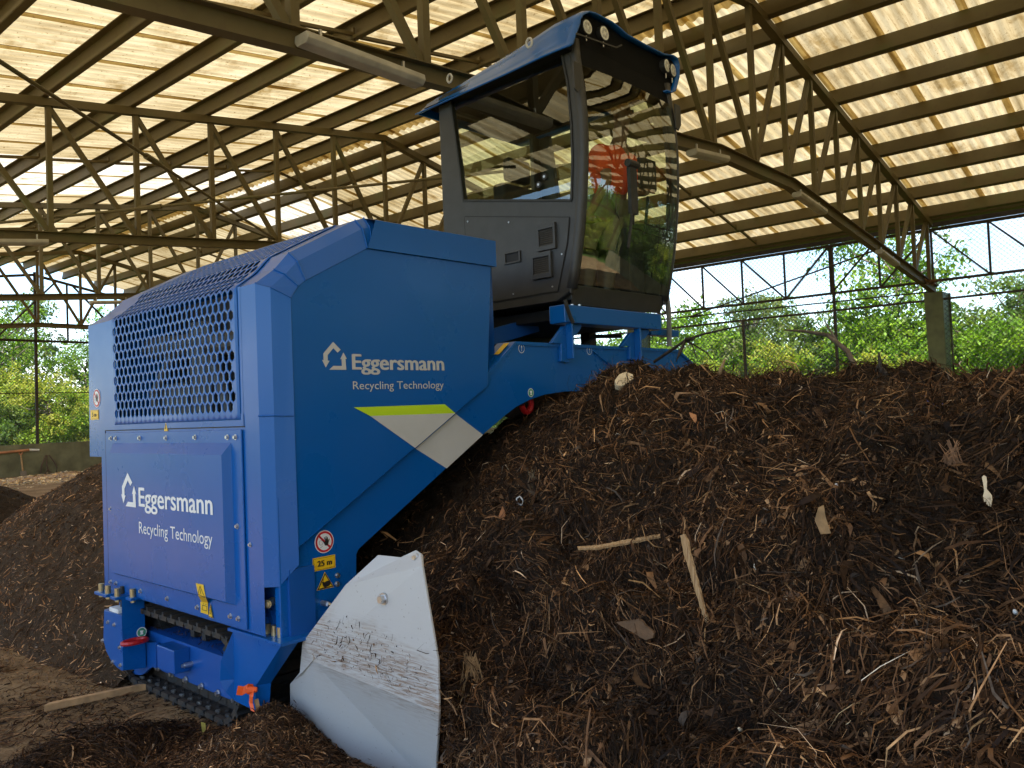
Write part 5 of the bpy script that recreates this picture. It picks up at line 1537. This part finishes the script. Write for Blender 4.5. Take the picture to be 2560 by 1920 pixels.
# ================================================================== SMALL THINGS
from mathutils.bvhtree import BVHTree
bvh = BVHTree.FromPolygons([tuple(p) for p in hv], [tuple(int(i) for i in q) for q in hf])
def hit(x, y, back=.0):
    d = ray(x, y).normalized(); h = bvh.ray_cast(CAM, d)
    return (h[0] - d*back if h[0] is not None else None), (h[1] if h[0] is not None else None)
def on_heap(x, y, back=.03):
    p, n_ = hit(x, y, back)
    return p if p is not None else onX(x, y, 3.0)
def slab(name, px, mat, label, cat, thick=.012, back=.03, twist=0):
    """thin chunk whose outline lies on the heap"""
    pts = [on_heap(*q, back) for q in px]
    c = sum(pts, Vector())/len(pts)
    _, n_ = hit(sum(q[0] for q in px)/len(px), sum(q[1] for q in px)/len(px))
    n_ = (CAM-c).normalized() if n_ is None else (n_ if n_.dot(CAM-c) > 0 else -n_)
    view = (CAM-c).normalized()
    _, _, vh = np.linalg.svd(np.array([tuple(p-c) for p in pts]))
    nf = Vector(vh[2]); nf = nf if nf.dot(view) > 0 else -nf
    n_ = (nf*.75+view*.5).normalized()
    c = c + view*(max(0, max((p-c).dot(n_) for p in pts)) + .02)
    fl = []
    for q in px:
        d = ray(*q); t = (c-CAM).dot(n_)/d.dot(n_); fl.append(CAM+d*t)
    if name in ('wood_splinter', 'stick', 'bark_piece'):
        jag = []
        for a_, c_ in zip(fl, fl[1:]+fl[:1]):
            jag.append(a_); Lj = (c_-a_).length; e_ = (c_-a_).normalized().cross(n_)
            kk = int(Lj/.012)
            for q_ in range(1, kk): jag.append(a_.lerp(c_, q_/kk) + e_*random.gauss(0, .0016))
        fl = jag
    b = MB(); b.prism([fl], n_*-thick)
    o = b.build(name, mat, None, bevel=0 if name in ('wood_splinter', 'stick', 'bark_piece') else min(.003, thick*.3)); return tag(o, label, cat)
slab('wood_splinter', [(1700,1338),(1710,1335),(1718,1350),(1731,1410),(1747,1470),(1763,1530),(1776,1570),(1790,1606),(1775,1582),(1755,1535),(1740,1485),(1722,1425),(1708,1380)], M['splinter'], 'long pale splintered stake lying steeply on the compost', 'splinter', .008, .06)
slab('stick', [(1443,1366),(1500,1362),(1555,1350),(1600,1343),(1650,1334),(1650,1340),(1600,1351),(1545,1360),(1500,1369),(1445,1371)], M['splinter'], 'thin pale stick lying level across the compost', 'stick', .01, .04)
slab('wood_chunk', [(1537,950),(1548,935),(1565,929),(1583,936),(1584,945),(1572,955),(1552,965),(1540,962)], M['cream'], 'broken cream wood chunk lying near the crest of the heap', 'wood chunk', .04, .04)
slab('wooden_fork', [(2454,1193),(2459,1188),(2465,1191),(2467,1203),(2466,1222),(2473,1230),(2479,1238),(2480,1250),(2477,1266),(2474.5,1266),(2474,1252),(2472.5,1265),(2470,1264),(2470,1251),(2468,1262),(2465.5,1260),(2465,1248),(2462,1256),(2459.5,1253),(2457,1240),(2460,1228),(2457,1206)], M['cream'], 'small pale wooden fork stuck in the dark compost', 'fork', .003, .05)
slab('bark_piece', [(1540,1556),(1600,1549),(1634,1583),(1632,1595),(1615,1600),(1570,1575)], plain('brown_bark', (.11,.06,.028), .8, 0, 0, .35, 20, .4), 'flat brown bark piece lying low on the heap', 'bark', .01, .04)
slab('leaf', [(2037,1300),(2046,1268),(2060,1262),(2064,1290),(2075,1325),(2078,1333),(2052,1335),(2045,1318)], plain('dry_leaf', (.24,.15,.07), .7, 0, 0, .3, 25, .3), 'curled tan dry leaf hanging on the compost face', 'leaf', .004, .05)
slab('leaf', [(1722,1030),(1741,1037),(1742,1050),(1738,1058),(1726,1042)], plain('orange_leaf', (.36,.14,.04), .7, 0, 0, .3, 25), 'small orange dry leaf below the crest of the heap', 'leaf', .004, .05)
slab('leaf', [(1246,1290),(1256,1265),(1262,1278),(1263,1290),(1256,1300)], plain('russet_leaf', (.25,.10,.035), .7, 0, 0, .3, 25), 'small russet leaf next to the black shadow of the arch', 'leaf', .004, .05)
def scrap_ring(px, label):
    pts = [on_heap(*q, .05) for q in px]; b = MB(); b.tube(pts+[pts[0]], .004, 5)
    tag(b.build('plastic_clip', M['pad']), label, 'plastic scrap')
scrap_ring([(1291,1246),(1300,1241),(1308,1252),(1305,1263),(1294,1259)], 'small white square plastic clip on the compost')
for q, lab in (((2091,1213), 'white pebble like scrap high on the right half of the compost face'), ((1360,1802), 'short white plastic stub low on the heap right of the blade'), ((1850,1823), 'pale round chip at the foot of the heap'), ((2538,1530), 'white scrap at the far right edge of the compost face')):
    c = on_heap(*q, .03); b = MB(); r_ = .0065
    b.tube([c+V3(-r_,0,r_*.7), c, c+V3(r_*1.2,-.004,-r_*.9)], [r_*.7, r_, r_*.6], 7); tag(b.build('scrap', M['cream'] if 'round' in lab else M['pad'], smooth=True), lab, 'scrap')
pts = [on_heap(*q, .05) for q in ((2313,990),(2320,1002),(2335,1012),(2350,1016),(2358,1010))]
b = MB(); b.tube(pts, .004, 6); tag(b.build('cord', M['bluecord']), 'short blue cord half buried near the crest on the right', 'cord')
# torn husk bundles: fans of reddish strips
def husk(px, py, spread, L, label, n=34, down=.9, mat=None):
    c = on_heap(px, py, .06); toc = (CAM-c).normalized(); side = toc.cross(EZ).normalized()
    b = MB()
    for i in range(n):
        a = (i/(n-1)-.5)*spread + random.uniform(-.1,.1)
        d = (side*math.sin(a)-EZ*math.cos(a)*down+toc*random.uniform(.0,.35)).normalized()
        l = L*random.uniform(.3,1.15); w = random.uniform(.001,.0036); e = d.cross(toc).normalized()
        p0, p1, p2 = c+side*random.uniform(-.04,.04)+EZ*random.uniform(-.04,.03), c+d*l*.5+toc*.02, c+d*l-EZ*.04
        o = len(b.v); b.add([p0-e*w*.6, p0+e*w*.6, p1-e*w, p1+e*w, p2-e*w*.3, p2+e*w*.3], [(0,1,3,2),(2,3,5,4)])
    o = b.build('husk', mat, fix=False); sm = o.modifiers.new('t', 'SOLIDIFY'); sm.thickness = .002
    tag(o, label, 'husk')
M['husk'] = plain('red_husk', (.16,.075,.03), .75, 0, 0, .45, 40, .3); M['huskpale'] = plain('pale_husk', (.22,.13,.055), .75, 0, 0, .45, 40, .3)
husk(1975, 1500, 1.5, .20, 'fan of torn reddish palm husk hanging mid slope on the right', 60, .9, M['husk'])
husk(1180, 1640, .8, .24, 'bundle of pale straw strips at the edge of the white blade', 50, .9, M['huskpale'])
husk(2375, 1120, 1.1, .13, 'short brown husk tuft below the crest at the right', 36, .9, M['husk'])
husk(1335, 1170, .5, .22, 'grey brown banana stem strips hanging under the machine arch', 9, 1, plain('stem_strip', (.12,.085,.045), .8, 0, 0, .4, 30))
husk(640, 1880, 2.6, .15, 'pale frayed root clump on the spill in the foreground', 60, .5, M['huskpale'])
# twigs sticking out of the crest
b = MB(); A = onX(1635,905,4.5); pts = [A, onX(1715,850,4.5), onX(1760,835,4.5), onX(1850,815,4.45), onX(1905,806,4.45)]
b.tube(pts, [.010,.009,.007,.005,.002], 6); b.tube([pts[1], onX(1730,862,4.45), onX(1745,905,4.4)], [.008,.005,.002], 6); b.tube([pts[1], onX(1700,880,4.4), onX(1690,905,4.4)], [.008,.012,.003], 6); b.tube([pts[1], onX(1735,845,4.42), onX(1728,852,4.4)], [.014,.01,.003], 6); b.tube([pts[1], onX(1765,880,4.45), onX(1785,905,4.45)], [.006,.004,.002], 6)
tag(b.build('branch', M['twig'], smooth=True), 'dark forked twig reaching out of the crest before the trees', 'branch')
b = MB(); A = onX(2204,950,4.5); b.tube([A, onX(2199,900,4.5), onX(2197,882,4.5)], [.012,.01,.004], 6); b.tube([onX(2202,920,4.5), onX(2225,945,4.5)], [.014,.006], 6); b.tube([onX(2200,905,4.5), onX(2185,935,4.5)], [.008,.004], 6)
tag(b.build('twig', M['twig'], smooth=True), 'short black stub standing on the crest left of the column', 'twig')
b = MB(); b.tube([onX(1795,950,4.5), onX(1803,920,4.5), onX(1813,897,4.5)], [.012,.012,.006], 6); tag(b.build('twig', M['splinter'], smooth=True), 'reddish split stub on the crest below the bracing rods', 'twig')
b = MB(); b.tube([onX(2170,985,5.6), onX(2120,880,6), onX(2070,838,6.3), onX(2010,828,6.6), onX(1960,825,6.8)], [.022,.02,.017,.012,.006], 7); b.tube([onX(2090,850,6.2), onX(2060,800,6.4)], [.012,.004], 6)
tag(b.build('branch', M['bark'], smooth=True), 'pale curved bare branch leaning behind the crest of the heap', 'branch')
# timber stake on the floor
a0, a1 = onZ(110,1772,.035), onZ(345,1722,.035)
d = (a1-a0).normalized(); n_ = V3(-d.y,d.x,0)
b = MB(); q0 = [a0+n_*.0, a0+n_*.045+d*.03, a1+n_*.035, a1+d*.05+n_*.0]
b.prism([[p+V3(0,0,-.02) for p in q0]], (0,0,.04)); tag(b.build('timber_stake', M['wood'], bevel=.003), 'pointed pale timber stake lying on the floor beside the track', 'timber')
# orange ribbon tied to the guard
b = MB(); c = x5(1362,1018,XG-.03)
def rib(pts, w):
    pts = [Vector(p) for p in pts]
    for k in range(len(pts)-1):
        a, e_ = pts[k], pts[k+1]; b.add([a-EZ*w*.5+EY*w*.2, a+EZ*w*.5-EY*w*.2, e_+EZ*w*.5-EY*w*.2, e_-EZ*w*.5+EY*w*.2], [(0,1,2,3)])
rib([c, x5(1320,1015,XG-.06), x5(1285,1035,XG-.05), x5(1240,1030,XG-.07)], .05)
pts = [c+V3(-.01,-.02,0), x5(1352,1080,XG-.05), x5(1350,1130,XG-.045), x5(1365,1195,XG-.06)]
for k in range(3): b.add([pts[k]-EY*.012*(1+.3*k), pts[k]+EY*.012*(1+.3*k), pts[k+1]+EY*.02, pts[k+1]-EY*.016], [(0,1,2,3)])
b.tube([c+EX*.01-EY*.03, c-EX*.02, c+EX*.01+EY*.02], [.012,.022,.012], 7)
rb = b.build('ribbon', M['orange'], fix=False); sm = rb.modifiers.new('t', 'SOLIDIFY'); sm.thickness = .002
tag(rb, 'orange flagging ribbon tied to the front guard of the machine', 'ribbon')
b = MB(); a0 = x5(1390,1100,XG-.02); b.bar(a0, x5(1412,1195,XG-.02), .02, .012); tag(b.build('wood_scrap', M['wood']), 'splintered tan wood scrap beside the orange ribbon', 'wood scrap')
b = MB(); c = onZ(508,1817,.06); b.add([c+V3(-.012,0,.03), c+V3(.008,-.01,.02), c+V3(.012,-.005,-.015), c+V3(-.004,.004,-.04)], [(0,1,2,3)]); o = b.build('leaf', plain('yellow_leaf', (.38,.30,.06), .6, 0, 0, .3, 20), fix=False); o.modifiers.new('t', 'SOLIDIFY').thickness = .002
tag(o, 'small yellow leaf lying below the crawler track', 'leaf')
# lamps on the truss chords
def strip_lamp(A, B, label):
    A = Vector(A); B = Vector(B); d = (B-A).normalized()
    root = thing('strip_light', label, 'strip light', (A+B)/2, 'strip lights under the trusses')
    q = MB(); sd = d.cross(EZ).normalized()
    prof_ = [(-.075,.05),(.075,.05),(.085,.0),(.055,-.035),(-.055,-.035),(-.085,.0)]
    lp = [A+sd*x+EZ*z for x, z in prof_]; q.prism([lp], B-A); q.build('housing', M['lamp'], root, bevel=.01)
    for t in (.15, .85):
        p = A.lerp(B, t); q = MB(); q.bar(p+EZ*.05, p+EZ*.13, .02, .02, up=(1,0,0)); q.build('hanger', M['steel'], root)
def on_chord(u, v): return bw(u, v-.12, zbot(u)-.22)
P = onX
def at_v(x, y, v):
    d = ray(x, y); return CAM + d*(v/d.dot(BV))
A, B = at_v(752,100,4.86), at_v(1048,208,4.86)
strip_lamp(A, B, 'long dusty strip light hanging under the near truss left of the cab')
strip_lamp(on_chord(9.25,5.0), on_chord(9.25,5.0)+(at_v(1735,368,4.88)-at_v(1640,345,4.88)), 'dusty strip light under the near truss right behind the cab')
A, B = at_v(1992,487,4.88), at_v(2058,532,4.88)
strip_lamp(A, B, 'short strip light under the sloping chord right of the cab')
A, B = at_v(2197,630,4.88), at_v(2240,662,4.88)
strip_lamp(A, B, 'strip light low on the chord close to the column head')
A, B = at_v(-60,607,13.08), at_v(118,608,13.08)
strip_lamp(A, B, 'strip light under the second truss at the left edge')
A, B = at_v(225,757,20.9), at_v(330,756,20.9)
strip_lamp(A, B, 'strip light under a distant truss just above the hood')
# nest on the column head
b = MB(); c = at_v(2318,704,4.9)
for k in range(60):
    a = random.uniform(0, 6.28); d = V3(math.cos(a), math.sin(a), random.uniform(-.5,.4)); p = c+d*random.uniform(.05,.2); q = p+V3(random.uniform(-.2,.2), random.uniform(-.2,.2), random.uniform(-.08,.1)); b.bar(p, q, .012, .01)
tag(b.build('nest', M['husk'], fix=False), 'ragged straw nest on top of the green column', 'nest')
# shovel, pole and hoses at the far wall
YW = 32.8
def wall_pt(x, y): return at_v(x, y, YW-.05)
def z5(x, y): return (x*.2171, 1040+y*.2171)
root = thing('shovel', 'old long handled shovel leaning on the low wall', 'shovel', wall_pt(*z5(260,690)))
b = MB(); b.cyl(wall_pt(*z5(240,450)), wall_pt(*z5(262,632)), .03, 8); b.build('shaft', M['wood'], root)
b = MB(); hp = [wall_pt(*z5(*q)) for q in ((240,450),(220,430),(218,410),(258,408),(258,428),(240,450))]; b.tube(hp, .025, 6); b.build('handle', M['poleorange'], root)
b = MB(); bl = [wall_pt(*z5(*q)) for q in ((232,640),(300,628),(312,690),(290,706),(240,705))]; b.prism([bl], BV*-.02); b.build('shovel_blade', M['shovelmetal'], root)
b = MB(); A = wall_pt(*z5(0,425)); B = wall_pt(*z5(335,390)); C = wall_pt(*z5(450,392)); b.cyl(A-(B-A)*.3, B, .045, 8); b.cyl(B, C, .04, 8, mi=1)
tag(b.build('pole', [M['poleorange'], M['white']]), 'orange pole with a white tip laid along the low wall', 'pole')
b = MB()
for L in (((530,450),(480,560),(470,650),(520,670),(548,620)), ((540,450),(535,560),(560,630),(590,650)), ((565,450),(620,520),(655,590),(650,650))):
    b.tube([wall_pt(*z5(*q)) for q in L], .022, 6)
tag(b.build('hose', M['hose'], smooth=True), 'old hose loops hanging on the low wall', 'hose')

# ================================================================== TREES BEYOND THE FENCES
def tree_proto(seed, H, Rr, clumps, nleaf, ls, cols, trunk_h, low=0.0, bare=0.0):
    rg = np.random.default_rng(seed); rd = random.Random(seed)
    tb = MB()
    lean = V3(rd.uniform(-.3,.3), rd.uniform(-.3,.3), 0)
    tp = [V3(0,0,-.2), lean*.3+V3(0,0,trunk_h*.5), lean*.7+V3(0,0,trunk_h), lean+V3(0,0,H*.8)]
    r0 = .03+H*.014
    tb.tube(tp, [r0, r0*.8, r0*.6, r0*.2], 7)
    cc = []
    for k in range(clumps):
        a = rd.uniform(0, 6.283); t = (k+.5)/clumps
        z = low*H + (H*.97-low*H)*t
        rad = Rr*math.sqrt(max(.05, 1-abs(t-.45)**1.6*1.5))*rd.uniform(.25, 1.0)
        c = V3(math.cos(a)*rad, math.sin(a)*rad, z)
        cc.append((c, Rr*rd.uniform(.24, .5)*(1-.35*t)))
        st = tp[1].lerp(tp[3], min(1, max(0, (z-trunk_h*.6)/(H*.8))))
        if z > trunk_h*.5: tb.tube([st, st.lerp(c, .55)+V3(0,0,-.15*Rr*.3), c], [r0*.35, r0*.22, r0*.06], 5)
    V = []; C = []
    wt_ = np.array([q[1]**1.8 for q in cc]); wt_ /= wt_.sum()
    cl = rg.choice(len(cc), nleaf, p=wt_)
    cen = np.array([tuple(q[0]) for q in cc])[cl]; rad = np.array([q[1] for q in cc])[cl]
    d = rg.normal(size=(nleaf,3)); d /= np.linalg.norm(d, axis=1, keepdims=True)
    rr = rad[:,None]*(.35+.75*rg.random((nleaf,1))**.7)
    p = cen + d*rr*np.array((1.15,1.15,.75))
    p[:,2] = np.maximum(p[:,2], .05)
    # feathery sprays: leaves pulled along short drooping twigs
    gp_ = np.floor(p*2.2); off = np.stack([_h(gp_[:,0].astype(np.int64), gp_[:,1].astype(np.int64), gp_[:,2].astype(np.int64), s) for s in (1,2,3)], 1)-.5
    p = p + off*.5*Rr*.22
    keep = vnoise(p*1.5/max(.6, Rr*.35), seed) > -.38
    p = p[keep]; n = len(p); cl = cl[keep]; off = off[keep]; d = d[keep]
    ax = rg.normal(size=(n,3))*.7 + off*2 + np.array((0,0,-.35)); ax /= np.linalg.norm(ax, axis=1, keepdims=True)
    nm = rg.normal(size=(n,3))*.75 + d*.6 + np.array((0,0,.9)); nm -= ax*(nm*ax).sum(1, keepdims=True); nm /= np.linalg.norm(nm, axis=1, keepdims=True)
    sd = np.cross(ax, nm); L = ls*(.5+rg.random((n,1)))
    q = np.stack([p, p+ax*L*.45+sd*L*.24+nm*L*.05, p+ax*L, p+ax*L*.45-sd*L*.24+nm*L*.05], 1)
    F = np.arange(n*4).reshape(-1,4)
    cols = np.array(cols); ci = rg.integers(0, len(cols), len(cc))[cl]
    ci = np.where(rg.random(n) < .3, rg.integers(0, len(cols), n), ci)
    c = cols[ci]*(.6+.75*rg.random((n,1)))
    return tb, q.reshape(-1,3), F, np.repeat(c, 4, 0)
G1 = [(.085,.165,.014),(.12,.21,.016),(.16,.245,.020),(.055,.12,.014)]
G2 = [(.06,.11,.018),(.09,.14,.022),(.045,.085,.016),(.12,.17,.028)]
G3 = [(.15,.23,.02),(.21,.25,.03),(.11,.19,.016),(.25,.26,.04)]
G4 = [(.08,.12,.03),(.11,.14,.04),(.06,.10,.025),(.14,.16,.05)]
protos = {}
spec = {'tall_tree': (11, 8.6, 2.7, 46, 15000, .20, G2, 3.2, .28), 'feathery_tree': (12, 7.0, 2.9, 40, 14000, .17, G1, 2.0, .15),
        'yellow_shrub': (13, 3.6, 1.9, 30, 12000, .15, G3, .7, .06), 'green_shrub': (14, 4.4, 2.2, 34, 13000, .16, G1, .9, .05), 'grey_green_tree': (15, 7.6, 2.5, 36, 11000, .18, G4, 2.6, .2),
        'dark_shrub': (16, 3.9, 2.1, 32, 12000, .17, G2, .9, .04)}
for k, s in spec.items():
    protos[k] = tree_proto(*s)
TL = {'tall_tree': ('tall dark green tree rising above the growth beyond the fence', 'tree'), 'feathery_tree': ('bright green feathery tree with loose layered sprays beyond the fence', 'tree'),
      'yellow_shrub': ('yellow green leafy shrub in the sun beyond the fence', 'shrub'), 'green_shrub': ('bright green rounded shrub beyond the fence', 'shrub'),
      'grey_green_tree': ('grey green open tree with sky showing through its crown', 'tree'), 'dark_shrub': ('deep green dense shrub in the growth beyond the fence', 'shrub')}
tmesh = {}
def plant(kind, u, v, s, rz):
    p = bw(u, v, 0)
    root = thing(kind, TL[kind][0], TL[kind][1], p, 'trees and shrubs beyond the fences')
    if kind not in tmesh:
        tb, V, F, C = protos[kind]
        o1 = tb.build('trunk', M['bark'], None, smooth=True); o2 = arr_mesh('crown', V, F, M['leaf'], None, col=C)
        tmesh[kind] = (o1.data, o2.data); 
        for o in (o1, o2): bpy.data.objects.remove(o)
    for nm_, me in zip(('trunk', 'crown'), tmesh[kind]):
        o = bpy.data.objects.new(nm_, me); COL.objects.link(o); o.parent = root
    root.scale = (s, s, s*random.uniform(.9, 1.1)); root.rotation_euler = (0, 0, rz)
rt = random.Random(3)
KS = ['yellow_shrub', 'green_shrub', 'dark_shrub', 'green_shrub', 'yellow_shrub']
KT = ['tall_tree', 'feathery_tree', 'grey_green_tree', 'feathery_tree']
def row(n, fn, kinds, smin, smax):
    for i in range(n):
        u, v = fn(i); plant(rt.choice(kinds), u+rt.uniform(-.7,.7), v+rt.uniform(-.6,.6), rt.uniform(smin, smax), rt.uniform(0, 6.28))
row(11, lambda i: (24.6, -1.0+2.2*i), KS, .62, .9)          # right hand side, near to far
row(11, lambda i: (28.0, -1.5+2.6*i), KS, .8, 1.05)
row(9, lambda i: (32.5, -2+3.7*i), KT+['green_shrub'], .48, .7)
row(9, lambda i: (30.5, -1.5+2.7*i), ['green_shrub', 'yellow_shrub', 'dark_shrub', 'green_shrub'], .95, 1.25); row(8, lambda i: (38.5, -3+5*i), KT, .6, .85)
row(7, lambda i: (46, -4+6.5*i), KT, .65, .95)
for x_, D_, k_, s_c in ((2262, 31, 'feathery_tree', 1.0), (1880, 34, 'grey_green_tree', .8)):
    d_ = ray(x_, 980); d_ = Vector((d_.x, d_.y, 0)).normalized()*D_
    plant(k_, d_.dot(BU), d_.dot(BV), s_c, x_)
row(8, lambda i: (7.5+2.2*i, 38.2), KS, .65, 1.0)             # beyond the gable
row(7, lambda i: (7.5+2.7*i, 41.5), KS+['feathery_tree'], .9, 1.2)
row(6, lambda i: (8+3.4*i, 46), KT, .85, 1.05)
row(5, lambda i: (8+5*i, 53), KT, 1.05, 1.25)
row(9, lambda i: (24.8, -4-3.2*i), KS, .9, 1.2); row(8, lambda i: (29.5, -5-4*i), KT, .95, 1.2)
row(8, lambda i: (37, -4-5*i), KT, 1.0, 1.3); row(7, lambda i: (-2+3.8*i, -17.5), KS, .9, 1.2)
row(9, lambda i: (-6+5*i, -22), KT, 1.0, 1.3)              # behind the camera, seen in the glazing
row(8, lambda i: (-17, -8+4.5*i), KS, .6, .8)
